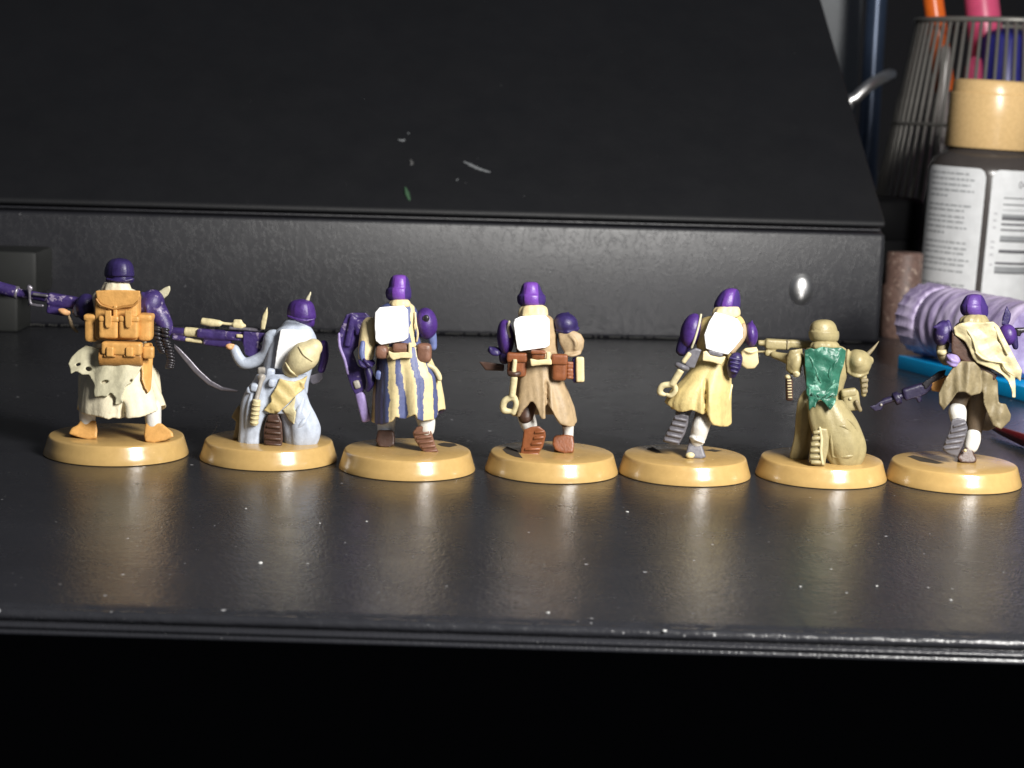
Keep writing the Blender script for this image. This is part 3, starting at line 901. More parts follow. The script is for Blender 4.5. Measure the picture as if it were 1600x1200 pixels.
# gun
gun = one(F, 'long_gun', PURPLE_WORN); gun.cyl(-90, 208, 3.2, 92, 258, 2.6, 33).cyl(90, 258, 2.6, 252, 286, 2.2, 23)
gun.rbox(248, 268, 405, 332, 1.0, 2.2, .5, rot=8).rbox(245, 330, 345, 372, 1.2, 1.8, .4, rot=8).cyl(392, 312, 2.0, 470, 330, 1.4, 34)
gun = gun.done()
V = one(F, 'barrel_band', GUNMETAL, gun); V.cyl(76, 254, 2.7, 96, 259, 2.7, 35).done()
V = one(F, 'sight', GUNMETAL, gun); V.tube([(152, 228, 1.2, 14), (154, 262, 1.0, 9), (158, 312, 1.0, 9), (180, 322, 1.0, 9), (222, 326, 1.0, 9)]).cyl(138, 232, 1.2, 172, 236, 1.2, 11).done()
V = one(F, 'handguard', GUNMETAL, gun); V.cyl(168, 264, .9, 252, 276, .9, 9).cyl(150, 330, 1.6, 162, 300, 1.6, 9).done()
V = one(F, 'hand', FLESH); V.ell(335, 358, -.2, 34, 17, .9, 18).tube([(308, 348, -.4, 9), (330, 352, -.7, 9), (360, 360, -.6, 9)]).done()
V = one(F, 'sling', TAN); V.tube([(358, 378, .2, 9), (368, 410, .2, 11), (380, 440, 0, 11), (402, 462, 0, 8)], flat=.6).done()
V = one(F, 'elbow_joint', GUNMETAL); V.ell(404, 350, -.2, 26, 38, 1.0, 10).done()
# pack
PY = -5.6
pack = one(F, 'backpack', OCHRE); pack.rbox(503, 254, 726, 500, PY, 4.2, .9); pack = pack.done()
V = one(F, 'flap', OCHRE, pack, .16, 2); V.slab([(497, 248), (560, 244), (660, 244), (730, 248), (728, 278), (714, 306), (690, 322), (640, 328), (600, 338), (560, 330), (525, 316), (504, 288)], lambda u, v: PY - .55, .9).done()
V = one(F, 'flap_seam', OCHRE_D, pack, .14, 1); V.tube([(502, 292, PY - .6, 6), (524, 320, PY - .65, 6), (562, 334, PY - .65, 6), (600, 342, PY - .65, 6), (642, 332, PY - .65, 6), (692, 326, PY - .65, 6), (722, 300, PY - .6, 6)]).done()
V = one(F, 'centre_strap', OCHRE, pack, .14, 1); V.rbox(590, 325, 612, 402, PY - .75, .7, .2).done()
for a, b in ((518, 617), (623, 722)):
    V = one(F, 'pocket', OCHRE, pack, .18, 2); V.rbox(a, 388, b, 494, PY - 1.3, 2.0, .55); pk = V.done()
    m = (a + b) / 2
    V = one(F, 'pocket_strap', OCHRE, pack, .14, 1); V.slab([(m - 22, 352), (m + 12, 350), (m + 14, 425), (m + 6, 440), (m - 14, 442), (m - 20, 428)], PY - 1.85, .9).done()
    V = one(F, 'pocket_flap', OCHRE, pack, .16, 2); V.rbox(a - 3, 378, b + 3, 410, PY - 1.5, 1.2, .4).done()
V = one(F, 'side_pouch', OCHRE, pack); V.rbox(446, 372, 512, 512, PY + .4, 3.4, .9).rbox(442, 366, 514, 400, PY + .2, 3.6, .6).done()
V = one(F, 'side_pouch', OCHRE, pack); V.rbox(722, 372, 796, 506, PY + .2, 3.6, .9).rbox(720, 366, 800, 402, PY, 3.8, .6).done()
roll = one(F, 'bedroll', OCHRE_D); roll.tube([(520, 592, PY - .2, 46), (625, 594, PY - .3, 47), (742, 592, PY - .2, 46)], n=22, rnd=False); roll = roll.done()
V = one(F, 'roll_pouch', OCHRE, roll, .16, 2); V.rbox(534, 514, 738, 580, PY - 2.3, 2.4, .5).done()
for u in (572, 674):
    V = one(F, 'roll_strap', OCHRE, roll, .14, 1); V.rbox(u - 18, 540, u + 20, 590, PY - 2.7, .9, .25).done()
    V = one(F, 'roll_buckle', OCHRE_D, roll, .14, 1); V.rbox(u - 30, 580, u + 32, 594, PY - 2.4, .9, .2).done()
V = one(F, 'knife_sheath', OCHRE); V.slab([(748, 520), (792, 518), (800, 560), (796, 610), (792, 690), (785, 765), (770, 782), (752, 752), (738, 715), (736, 640), (745, 600)], S(.9, 12), 1.2).rbox(744, 536, 802, 600, -6.4, 1.6, .4).done()
V = one(F, 'ragged_cloth', RAG, voxel=.17, relax=2)
hole = lambda cu, cv, a, b, r=0: [(cu + a * math.cos(q) * math.cos(r) - b * math.sin(q) * math.sin(r), cv + a * math.cos(q) * math.sin(r) + b * math.sin(q) * math.cos(r)) for q in [2 * math.pi * i / 8 for i in range(8)]]
V.slab([(446, 532), (405, 560), (370, 595), (355, 628), (364, 652), (368, 682), (392, 668), (408, 672), (428, 686), (462, 684), (478, 712), (492, 742), (488, 770), (490, 802), (530, 796), (556, 802), (574, 776), (590, 790), (602, 806), (598, 842), (622, 838), (642, 828), (636, 800), (646, 770), (658, 742), (690, 726), (704, 700), (718, 682), (742, 636), (742, 580), (640, 560), (520, 548)],
       lambda u, v: (lambda q: (q if q is not None else -1.5 - .006 * (v - 540)) + .14 * math.sin(u * .055 + v * .02) - .0022 * max(0, 470 - u) * 0)(F.front(max(u, 490), v, .75, 14)), .8,
       holes=[hole(407, 632, 15, 8, -.3), hole(461, 655, 17, 12, .2), hole(546, 722, 22, 9, -.2), hole(682, 748 - 32, 10, 7, -.6), hole(440, 722 - 60, 5, 4)]).done()
# cartridge belt: every round is its own piece
belt = one(F, 'cartridge_belt', BLACKM); belt.tube([(845, 405, -1.2, 14), (838, 470, -1.6, 13), (862, 540, -1.4, 13), (882, 610, -1.2, 12), (880, 645, -1.2, 9)], flat=.5); belt = belt.done()
random.seed(3)
def rounds(path, n, ln, ang):
    P = catmull(path, 10)
    for i in range(n):
        u, v, d = P[int(i * (len(P) - 1) / (n - 1))]
        a = math.radians(ang + random.uniform(-9, 9)); h = ln / 2
        V = one(F, 'cartridge', BLACKM, belt, None)
        V.cyl(u - h * math.cos(a), v - h * math.sin(a), d, u + h * .55 * math.cos(a), v + h * .55 * math.sin(a), d, 10, n=10)
        V.cyl(u + h * .5 * math.cos(a), v + h * .5 * math.sin(a), d, u + h * math.cos(a), v + h * math.sin(a), d, 7, 3, n=10)
        V.done()
rounds([(822, 440, -2.0), (824, 490, -2.2), (838, 540, -2.2), (850, 566, -2.0)], 9, 44, 12)
rounds([(864, 450, -2.1), (868, 510, -2.3), (884, 560, -2.2), (892, 610, -2.0), (884, 646, -1.8)], 13, 46, 14)
V = one(F, 'sabre', GUNMETAL, None, .14, 1)
V.slab([(905, 520), (935, 545), (985, 598), (1040, 660), (1100, 715), (1160, 748), (1240, 766), (1236, 776), (1150, 768), (1080, 735), (1010, 672), (950, 600), (905, 545)], 4.5, .45, sub=1).done()

# ---------- 2: kneeling rifleman in pale grey-blue
F = Fig((240, 440, 3.87), (282, 1110, 1150), 'kneeling figurine in pale grey-blue coat aiming a scoped rifle')
g0 = F.gy(600, 985)
V = Vol(F)
V.loft([(600, 600, 720), (660, 556, 724), (730, 530, 716), (800, 521, 700), (880, 518, 676), (950, 513, 666), (985, 513, 662), (1000, 540, 640)], g0 + 2.9, .95, creases(.035, 4, .6))
V.loft([(620, 690, 900), (680, 720, 925), (740, 745, 945), (810, 766, 980), (880, 780, 1005), (940, 788, 1000), (985, 796, 982), (1006, 820, 955)], g0 + 3.4, .85, creases(.04, 4, 2.0))
V.loft([(560, 620, 930), (640, 590, 920), (720, 580, 900), (800, 600, 880)], g0 + 3.2, .6)
V.loft([(255, 800, 930), (290, 745, 960), (350, 700, 985), (430, 675, 985), (520, 660, 960), (600, 640, 940), (680, 610, 930)], 0.0, .62, creases(.015))
coat = F.reg(F.part('coat', V, GREYBLUE, voxel=.2, relax=4))
V = one(F, 'coat_crease', GREYBLUE); V.tube([(905, 705, S(-.25), 14), (880, 780, S(-.2), 22), (862, 850, S(-.25), 12)]).tube([(945, 780, S(-.25), 12), (905, 850, S(-.2), 18), (850, 905, S(-.25), 8)]).tube([(600, 660, S(-.25), 12), (580, 760, S(-.2), 20), (560, 880, S(-.25), 12)]).done()
boot = one(F, 'boot', DARKBROWN); boot.slab([(690, 806), (752, 800), (776, 850), (782, 950), (775, 1000), (720, 1010), (668, 994), (664, 900), (676, 850)], g0 - .2, 2.6); boot = boot.done()
treads(F, boot, DARKBROWN, [((690, 840), (760, 846)), ((684, 875), (766, 882)), ((680, 910), (770, 918)), ((676, 946), (772, 954)), ((676, 980), (772, 988))], 9, dyf=lambda u, v: g0 - .35)
V = one(F, 'coat_tail', KHAKI_D); V.slab([(520, 740), (490, 780), (470, 820), (500, 845), (490, 900), (478, 950), (520, 960), (540, 860)], g0 + 4.4, 1.4).done()
V = one(F, 'collar', GREYBLUE); V.loft([(228, 806, 930), (255, 780, 948), (290, 765, 952), (305, 760, 948)], .4, .7).done()
plate(F, [(768, 290), (800, 286), (945, 300), (950, 340), (948, 378), (905, 388), (845, 420), (800, 470), (772, 526), (730, 527), (744, 420)], lambda u, v: -3.5 + .0012 * (v - 400) * 0, 1.8)
helmet(F, [(106, 884, 900), (108, 872, 912), (114, 846, 940), (130, 824, 962), (160, 810, 975), (200, 806, 982), (222, 812, 982), (228, 824, 975), (250, 850, 975), (270, 890, 968), (276, 910, 955)], .6, PURPLE, 1.0, .035, .5)
V = one(F, 'helmet_ridge', PURPLE); V.tube([(812, 208, -1.8, 8), (860, 225, -2.6, 9), (920, 235, -2.5, 9), (972, 226, -1.8, 8)]).done()
V = one(F, 'helmet_spike', RAG); V.tube([(930, 112, .4, 14), (938, 92, .4, 11), (950, 66, .4, 7)], flat=.8).done()
V = one(F, 'sleeve', GREYBLUE); V.tube([(725, 350, .2, 62), (700, 430, .6, 54), (640, 470, .9, 40), (560, 496, 1.0, 36), (520, 470, 1.2, 34), (490, 410, 1.4, 30)], m=6).done()
V = one(F, 'shoulder_pad', PURPLE); V.tube([(1030, 380, 1.4, 26), (1036, 450, 1.3, 24), (1015, 530, 1.3, 24)], flat=1.2).done()
V = one(F, 'hip_blade', GUNMETAL, None, .15, 1); V.slab([(940, 570), (985, 556), (1025, 545), (1022, 585), (1000, 610), (965, 622), (945, 605)], 1.0, .8).done()
V = one(F, 'hand', FLESH); V.ell(462, 396, 1.0, 26, 17, .9, 10).tube([(440, 388, .6, 8), (460, 380, .5, 8), (484, 384, .6, 8)]).done()
# bedroll and strap
roll = one(F, 'bedroll', BONE); roll.tube([(835, 525, -4.6, 58), (880, 480, -5.0, 82), (930, 435, -4.8, 84), (965, 400, -4.4, 56)], m=6, n=24); roll = F.reg(roll.done())
for a, b in (((800, 492), (868, 572)), ((880, 396), (958, 478))):
    V = one(F, 'roll_band', BONE, roll, .14, 1); m = ((a[0] + b[0]) / 2, (a[1] + b[1]) / 2)
    V.tube([(a[0], a[1], S(0, 3), 7), ((a[0] + m[0]) / 2 - 5, (a[1] + m[1]) / 2 + 3, S(.05, 3), 8), (m[0] - 8, m[1] + 6, S(.05, 3), 8), ((b[0] + m[0]) / 2 - 5, (b[1] + m[1]) / 2 + 3, S(.05, 3), 8), (b[0], b[1], S(0, 3), 7)], m=5).done()
V = one(F, 'map_case', YELLOW, None, .17, 2); V.slab([(762, 585), (800, 598), (850, 605), (900, 588), (932, 566), (910, 632), (915, 645), (860, 690), (800, 750), (745, 802), (700, 795), (668, 778), (690, 745), (712, 728), (708, 690), (740, 640)], lambda u, v: min(-4.6, (F.on(u, v, .5, 25) or -4.6)) - .002 * (v - 560) + .12 * math.sin((u - v) * .06), .9).done()
V = one(F, 'cloth_end', BONE, None, .17, 2); V.slab([(780, 775), (820, 740), (862, 690), (850, 760), (862, 792), (850, 865), (818, 840)], S(.5, 14), .9).done()
tool = one(F, 'entrenching_tool', STEEL); tool.cyl(652, 590, S(.6), 615, 740, S(.5), 15).rbox(630, 516, 680, 566, S(.9), 1.4, .3, rot=-6).cyl(640, 575, S(.5), 668, 582, S(.5), 22); tool = tool.done()
V = one(F, 'tool_handle', BONE, tool, .15, 1); V.cyl(624, 712, S(.55), 606, 868, S(.55), 25, 24).done()
for i in range(5):
    V = one(F, 'grip_ring', BONE, tool, None); v = 742 + i * 26; V.cyl(621 - i * 3, v, S(.6), 620 - i * 3, v + 9, S(.6), 27, n=14).done()
for u, v, a, b in ((612, 640, 26, 26), (706, 560, 26, 36), (716, 612, 22, 26), (580, 655, 18, 22)):
    V = one(F, 'belt_pouch', GREYBLUE); V.rbox(u - a, v - b, u + a, v + b, S(1.0), 1.8, .5, rot=8).done()
# rifle
gun = one(F, 'scoped_rifle', PURPLE_WORN); gun.cyl(100, 298, 3.4, 200, 304, 3.2, 24).rbox(262, 288, 440, 346, 1.6, 2.2, .5, rot=3).rbox(430, 300, 560, 356, 1.6, 2.2, .5, rot=3).rbox(300, 345, 470, 392, 2.0, 1.5, .4, rot=5)
gun.slab([(540, 300), (690, 312), (680, 350), (640, 372), (660, 400), (650, 440), (600, 470), (552, 440), (540, 380)], 1.0, 2.0).cyl(110, 340, 3.2, 260, 358, 3.0, 14)
gun = gun.done()
V = one(F, 'barrel_sleeve', BONE, gun); V.cyl(186, 302, 3.2, 275, 308, 3.1, 29).done()
V = one(F, 'lower_barrel', BONE, gun); V.cyl(190, 350, 2.9, 300, 364, 2.9, 13).done()
V = one(F, 'scope', BONE, gun); V.cyl(286, 238, 2.2, 340, 248, 2.2, 22, 25).cyl(338, 248, 2.2, 408, 254, 2.2, 26, 20).cyl(400, 250, 2.2, 560, 268, 2.2, 10).cyl(480, 262, 2.2, 545, 270, 2.2, 22).cyl(484, 238, 2.2, 536, 240, 2.2, 12).done()
V = one(F, 'scope_rail', GUNMETAL, gun); V.rbox(455, 276, 650, 296, 1.6, 1.6, .2, rot=3).done()
V = one(F, 'side_plate', BONE, gun); V.rbox(498, 318, 556, 342, 1.2, .6, .2, rot=3).done()
V = one(F, 'shoulder_spike', BONE); V.slab([(646, 292), (648, 250), (660, 200), (688, 152), (692, 190), (684, 240), (672, 292)], .6, 1.0).done()

# ---------- 3: striped coat
F = Fig((510, 410, 3.332), (65, 775, 1143), 'running figurine in blue and cream striped coat carrying a purple gun upright')
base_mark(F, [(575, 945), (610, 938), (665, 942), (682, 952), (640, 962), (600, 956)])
stand(F, [(268, 872), (350, 874), (358, 915), (352, 955), (310, 964), (272, 958), (256, 930)], DARKBROWN, 4.2)
V = one(F, 'trouser_leg', GREYBLUE); d3 = F.gy(310, 958); V.tube([(320, 740, .8, 58), (312, 820, d3 + 2, 50), (310, 880, d3 + 2, 44)]).done()
sole_boot(F, [(448, 885), (470, 856), (510, 848), (545, 872), (558, 920), (572, 965), (592, 998), (560, 1012), (520, 1000), (486, 965), (460, 925)], BROWN, -3.2, -1.6,
          [((462, 893), (536, 884)), ((470, 916), (548, 906)), ((482, 940), (558, 930)), ((496, 963), (568, 954)), ((514, 986), (578, 978))], 7)
V = one(F, 'sock', SOCK); V.tube([(510, 790, -1.2, 50), (520, 830, -1.6, 47), (522, 868, -1.6, 42)], n=18).done()
rows3 = [(440, 268, 520), (500, 262, 545), (600, 256, 585), (700, 250, 596), (800, 248, 600), (860, 250, 600)]
bnd = [-1.02, -.60, -.33, -.10, .24, .45, .72, .86]
cB, cC, cD = lin((78, 86, 128)), lin((214, 196, 148)), lin((66, 64, 96))
def stripes(me):
    a = me.color_attributes.new('coatpaint', 'FLOAT_COLOR', 'POINT')
    for i, v in enumerate(me.vertices):
        u_, v_ = project(v.co + F.o); cu = (u_ - F.ox) * F.k; cv = (v_ - F.oy) * F.k
        l, r = interp(rows3, cv) if cv > 440 else (240, 500)
        x = (cu - (l + r) / 2) / ((r - l) / 2)
        if v.co.y > 0: x = -x * .93 + .1
        x += .10 * noise.noise(v.co * .33) + .03 * noise.noise(v.co * 1.3) - .05 * max(0, (cv - 500) / 300)
        k = 0
        for b in bnd:
            if x > b: k += 1
        c = cC if k % 2 == 0 else cB
        if x < -.62: c = cD if x < -.8 else cB
        if k == 8: c = cC
        if cv < 425 and v.co.y < 1: c = cC if abs(x - .62 - .06 * noise.noise(v.co * .6)) < .09 or x < -.7 else cB
        a.data[i].color = c + (1,)
STRIPE = paint('striped_coat_paint', (200, 200, 200), .5, .25, attr='coatpaint')
V = Vol(F)
V.skirt(rows3, [(248, 842), (290, 846), (340, 830), (362, 802), (382, 814), (405, 816), (445, 800), (458, 786), (470, 818), (500, 826), (560, 820), (585, 800), (600, 765)], .2, -.2, .8,
        folds=((5, .07, .3), (9, .06, 1.4), (13, .03, .4)), th=.9, back=800)
V.loft([(205, 335, 425), (225, 285, 455), (270, 250, 478), (340, 240, 488), (420, 252, 492), (470, 262, 520)], .2, .62, creases(.012))
coat = F.reg(F.part('coat', V, STRIPE, voxel=.15, relax=3, fn=stripes))
V = one(F, 'collar', CREAM); V.loft([(192, 342, 422), (204, 330, 434), (222, 324, 440), (236, 335, 430)], -.4, .95, creases(.03, 7)).done()
plate(F, [(252, 262), (276, 234), (340, 228), (402, 225), (424, 248), (427, 330), (426, 392), (402, 410), (340, 420), (284, 430), (256, 408), (250, 330)], -3.9, 1.9)
helmet(F, [(64, 368, 392), (66, 356, 404), (71, 345, 415), (82, 335, 425), (106, 326, 433), (130, 321, 437), (140, 311, 441), (160, 307, 443), (182, 312, 441), (196, 326, 432), (202, 345, 414)], .5, PURPLE, 1.1, .04, .5, crest=(112, 66, 160))
pad = one(F, 'shoulder_pad', PURPLE); pad.ell(520, 318, .2, 58, 82, 2.6, -8); pad = pad.done()
V = one(F, 'pad_hole', BLACKM, pad, None); V.ell(519, 292, -2.15, 17, 19, .35).done()
V = one(F, 'pad_trim', CREAM, None, .14, 1); V.tube([(462, 262, -1.4, 6), (466, 320, -2.2, 6), (476, 370, -2.0, 6), (470, 410, -1.6, 6)]).done()
V = one(F, 'sleeve', BLUE); V.tube([(530, 340, .6, 40), (552, 400, .6, 24), (556, 440, .6, 20)]).done()
V = one(F, 'sleeve', CREAM); V.tube([(225, 330, .2, 46), (212, 420, -.6, 44), (205, 490, -1.2, 40)]).done()
V = one(F, 'sleeve_stripe', BLUE, None, .16, 2); V.tube([(190, 420, -2.0, 14), (184, 470, -2.4, 16), (192, 510, -2.4, 14)]).done()
V = one(F, 'glove', PURPLE_D); V.ell(208, 522, -1.4, 46, 24, 1.7).tube([(172, 512, -2.4, 10), (180, 535, -2.9, 10), (205, 545, -2.9, 9)]).tube([(195, 505, -2.8, 9), (215, 530, -3.2, 9), (235, 540, -2.8, 9)]).done()
gun = one(F, 'heavy_gun', PURPLE_WORN); gun.slab([(102, 272), (130, 262), (205, 262), (232, 285), (238, 330), (222, 400), (190, 425), (160, 440), (132, 476), (90, 500), (70, 450), (60, 400), (66, 360)], .4, 3.4, sub=2)
gun.slab([(80, 470), (140, 470), (165, 540), (205, 555), (235, 580), (225, 640), (190, 670), (150, 690), (128, 650), (105, 580), (90, 520)], 0.2, 2.6, sub=2)
gun.rbox(108, 276, 140, 440, -.3, 1.2, .3, rot=10).rbox(150, 290, 215, 380, -.4, 1.6, .4, rot=-5)
gun = gun.done()
V = one(F, 'gun_barrel', LILAC, gun); V.rbox(166, 668, 216, 832, .2, 2.0, .5, rot=-15).done()
V = one(F, 'barrel_clamp', STEEL, gun); V.rbox(142, 612, 176, 658, -.2, 1.0, .3, rot=-20).done()
V = one(F, 'gun_rib', LILAC, gun); V.tube([(66, 372, .1, 8), (70, 440, 0, 9), (96, 510, 0, 9), (112, 580, 0, 8)]).done()
V = one(F, 'side_pipe', PURPLE_D, gun); V.tube([(215, 560, -.5, 22), (230, 620, -.5, 24), (215, 660, 0, 16)]).done()
for a in ((255, 432, 322, 502), (342, 420, 440, 470), (470, 420, 548, 520)):
    V = one(F, 'belt_pouch', BROWN); V.rbox(*a, -4.6 if a[0] < 460 else -3.6, 2.6, .9).done()
V = one(F, 'belt_tab', CREAM); V.slab([(322, 458), (345, 470), (420, 466), (448, 470), (446, 500), (395, 498), (345, 510), (325, 490)], -5.0, .8).done()
V = one(F, 'belt_strap', CREAM, None, .14, 1); V.rbox(426, 418, 444, 480, -5.0, .8, .2).done()
V = one(F, 'tool_handle', BONE); V.tube([(530, 535, -2.4, 14), (560, 552, -2.2, 15), (582, 585, -2.0, 16), (590, 606, -2.0, 14)]).done()
V = one(F, 'thigh_pouch', BLUE); V.rbox(255, 560, 292, 612, -2.6, 2.0, .6, rot=6).done()

# ---------- 4: tan coat
F = Fig((740, 420, 3.332), (58, 752, 1122), 'running figurine in tan split-tail coat with red-brown boots and pouches')
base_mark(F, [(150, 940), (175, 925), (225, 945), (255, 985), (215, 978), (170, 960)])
stand(F, [(424, 868), (470, 862), (518, 868), (524, 910), (520, 958), (470, 962), (425, 945), (410, 915), (412, 885)], REDBROWN, 4.2)
V = one(F, 'sock', SOCK); d4 = F.gy(480, 955); V.tube([(488, 790, d4 + 1.5, 34), (492, 830, d4 + 1.8, 30), (492, 872, d4 + 2, 28)], n=16).done()
sole_boot(F, [(262, 838), (300, 822), (340, 818), (374, 846), (376, 870), (362, 925), (340, 960), (332, 996), (285, 998), (236, 996), (248, 930), (256, 880)], REDBROWN, -3.4, -2.0,
          [((318, 852), (370, 846)), ((312, 882), (366, 876)), ((300, 912), (356, 908)), ((266, 940), (346, 938)), ((256, 966), (338, 964)), ((252, 988), (332, 988))], 8)
V = one(F, 'sock', SOCK); V.tube([(272, 760, -.4, 46), (286, 805, -.5, 44), (296, 836, -.5, 38)], n=16).done()
V = Vol(F)
V.skirt([(440, 225, 440), (480, 228, 445), (560, 224, 460), (640, 216, 492), (720, 208, 520), (800, 206, 532), (840, 206, 534)],
        [(206, 768), (238, 772), (262, 735), (292, 692), (312, 694), (332, 730), (350, 782), (378, 784), (384, 760), (392, 690), (404, 720), (430, 770), (460, 812), (500, 824), (534, 815)], .2, -.3, .8,
        folds=((4, .05, .6), (7, .06, 2.2), (12, .03, .3)), slits=((384, 8, .45),), th=.85, back=760)
V.loft([(238, 260, 380), (252, 225, 405), (290, 210, 425), (360, 208, 432), (430, 222, 438), (470, 226, 442)], .2, .62, creases(.012))
F.part('coat', V, TAN, voxel=.19, relax=2)
V = one(F, 'legs', DARKBROWN); V.tube([(280, 690, .2, 52), (272, 770, -1.2, 40)]).tube([(450, 720, .6, 50), (485, 800, d4 + 1.5, 32)]).done()
V = one(F, 'collar', CREAM); V.loft([(186, 266, 352), (200, 246, 378), (222, 236, 386), (246, 236, 388), (254, 250, 370)], -.4, .95, creases(.035, 7)).done()
plate(F, [(206, 285), (214, 262), (242, 248), (310, 243), (374, 243), (394, 262), (397, 330), (395, 398), (376, 411), (310, 420), (240, 430), (226, 418), (218, 360)], -3.9, 1.9)
helmet(F, [(68, 284, 312), (70, 273, 323), (75, 262, 334), (87, 252, 344), (112, 244, 354), (132, 236, 365), (140, 228, 373), (160, 226, 376), (180, 231, 373), (192, 244, 364), (197, 262, 344)], .5, PURPLE, 1.1, .04, .5, crest=(112, 66, 160))
V = one(F, 'shoulder_pad', PURPLE); V.ell(166, 358, .3, 44, 94, 2.5, -6).done()
V = one(F, 'pad_trim', RAG, None, .14, 1); V.tube([(186, 275, -1.2, 7), (180, 310, -1.8, 7), (188, 355, -1.8, 7)]).done()
V = one(F, 'shoulder_pad', PURPLE_D); V.ell(480, 284, .1, 64, 54, 2.6, 16).tube([(436, 318, -.8, 12), (490, 330, -1.8, 14), (540, 312, -.6, 12)]).tube([(486, 240, .2, 10), (492, 226, .2, 5)]).done()
V = one(F, 'sleeve', TAN, relax=8); V.slab([(440, 335), (480, 322), (524, 322), (560, 340), (577, 372), (572, 412), (556, 446), (520, 458), (486, 452), (466, 425), (448, 385)], lambda u, v: -2.6 + .00022 * ((u - 515) ** 2 + (v - 390) ** 2) * .6, 4.2).tube([(474, 446, -2.3, 7), (512, 452, -2.8, 9), (556, 440, -2.2, 7)]).tube([(500, 345, -2.4, 7), (530, 380, -2.8, 9), (528, 420, -2.6, 7)]).done()
V = one(F, 'glove', PURPLE_D); V.ell(112, 428, .4, 40, 22, 1.5, 8).tube([(85, 412, -.4, 10), (95, 440, -.8, 10), (125, 446, -.8, 10)]).done()
V = one(F, 'forearm', PURPLE_D); V.tube([(165, 420, .4, 36), (160, 470, .2, 28)]).done()
V = one(F, 'knife', DARKBROWN, None, .15, 1); V.slab([(28, 484), (62, 484), (120, 492), (160, 498), (158, 532), (100, 530), (62, 528)], .8, .8).done()
for a, d in (((300, 428, 372, 470), -4.7), ((176, 440, 276, 560), -3.4), ((408, 448, 486, 580), -4.4)):
    V = one(F, 'belt_pouch', REDBROWN); V.rbox(*a, d, 2.8, .7); pk = V.done()
    V = one(F, 'pouch_flap', REDBROWN, pk, .15, 1); V.rbox(a[0] - 3, a[1] - 4, a[2] + 3, a[1] + (a[3] - a[1]) * .38, d - .35, 1.8, .4).done()
V = one(F, 'cartridge_loops', REDBROWN)
for i in range(5): V.cyl(484, 490 + i * 19, -2.6, 520, 492 + i * 19, -2.4, 9, n=10)
V.done()
V = one(F, 'belt_tab', CREAM); V.slab([(292, 466), (330, 474), (405, 468), (408, 500), (360, 500), (298, 508)], -4.9, .8).done()
V = one(F, 'belt_strap', CREAM, None, .14, 1); V.rbox(378, 432, 400, 480, -4.8, .8, .2).done()
can = one(F, 'magazine', PURPLE_D); can.rbox(515, 462, 570, 592, -2.2, 2.2, .4, rot=-3); can = can.done()
V = one(F, 'magazine_plate', CREAM, can); V.rbox(532, 458, 576, 590, -2.8, 1.0, .3, rot=-3).done()
tool = one(F, 'entrenching_tool', BONE); tool.cyl(216, 470, -4.0, 208, 548, -4.0, 13).cyl(212, 560, -4.0, 200, 668, -3.6, 19, 18)
tool.tube([(196, 668, -3.4, 17), (160, 690, -3.2, 18), (156, 735, -3.0, 17), (190, 742, -3.0, 14)], m=6).tube([(214, 672, -3.4, 15), (222, 705, -3.4, 15), (208, 752, -3.2, 13)]); tool.done()
V = one(F, 'tool_clasp', DARKBROWN); V.tube([(190, 545, -3.9, 16), (215, 550, -4.3, 14), (236, 545, -3.9, 14)]).done()

# ---------- 5: pale yellow coat
F = Fig((950, 430, 3.428), (55, 762, 1135), 'sprinting figurine in pale yellow coat with grey boots and purple flask')
base_mark(F, [(205, 930), (240, 920), (290, 950), (262, 952)])  # cast shadow of the lifted boot, painted on as a dark patch
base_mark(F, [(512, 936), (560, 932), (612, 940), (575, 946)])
_, d5 = stand(F, [(436, 872), (500, 888), (510, 930), (526, 975), (500, 984), (460, 982), (424, 978), (412, 968), (424, 930)], GREY, 4.0)
V = one(F, 'boot_patch', BONE); V.ell(440, 965, d5 - .1, 26, 18, .6).done()
sole_boot(F, [(356, 750), (395, 742), (434, 752), (428, 800), (412, 850), (378, 912), (335, 905), (292, 888), (316, 836), (340, 790)], GREY, -3.2, -2.0,
          [((356, 765), (424, 778)), ((342, 794), (416, 808)), ((328, 824), (406, 838)), ((316, 852), (394, 868)), ((302, 880), (380, 896))], 9)
V = one(F, 'sock', SOCK); V.tube([(520, 740, .2, 52), (500, 800, d5 + 1.4, 48), (484, 860, d5 + 1.8, 44), (476, 886, d5 + 1.8, 40)], n=18).tube([(440, 868, d5 + 1.2, 8), (470, 880, d5 - .3, 9), (512, 896, d5 + .4, 8)]).done()
V = one(F, 'legs', GREY); V.tube([(420, 660, .2, 56), (400, 740, -1.2, 40)]).done()
V = Vol(F)
V.skirt([(420, 472, 660), (480, 460, 660), (560, 400, 662), (620, 340, 664), (690, 312, 660), (820, 330, 658)],
        [(312, 682), (345, 716), (370, 734), (405, 732), (440, 722), (480, 738), (516, 752), (526, 730), (538, 780), (556, 804), (600, 812), (645, 812), (658, 795)], .2, -.4, .8,
        folds=((4, .06, 1.6), (7, .05, .2), (11, .025, 1.0)), slits=((522, 8, .42),), th=.85, back=720)
V.loft([(212, 570, 700), (232, 505, 722), (270, 480, 736), (340, 470, 728), (400, 476, 690), (450, 468, 662)], .2, .62, creases(.012))
F.part('coat', V, YELLOW, voxel=.19, relax=2)
V = one(F, 'collar', CREAM); V.loft([(168, 582, 696), (184, 566, 706), (210, 558, 710), (226, 566, 700)], -.5, .95, creases(.03, 7)).done()
plate(F, [(572, 198), (630, 212), (692, 232), (712, 262), (724, 290), (720, 335), (684, 380), (642, 426), (580, 412), (524, 394), (514, 320), (540, 250)], -3.9, 1.9)
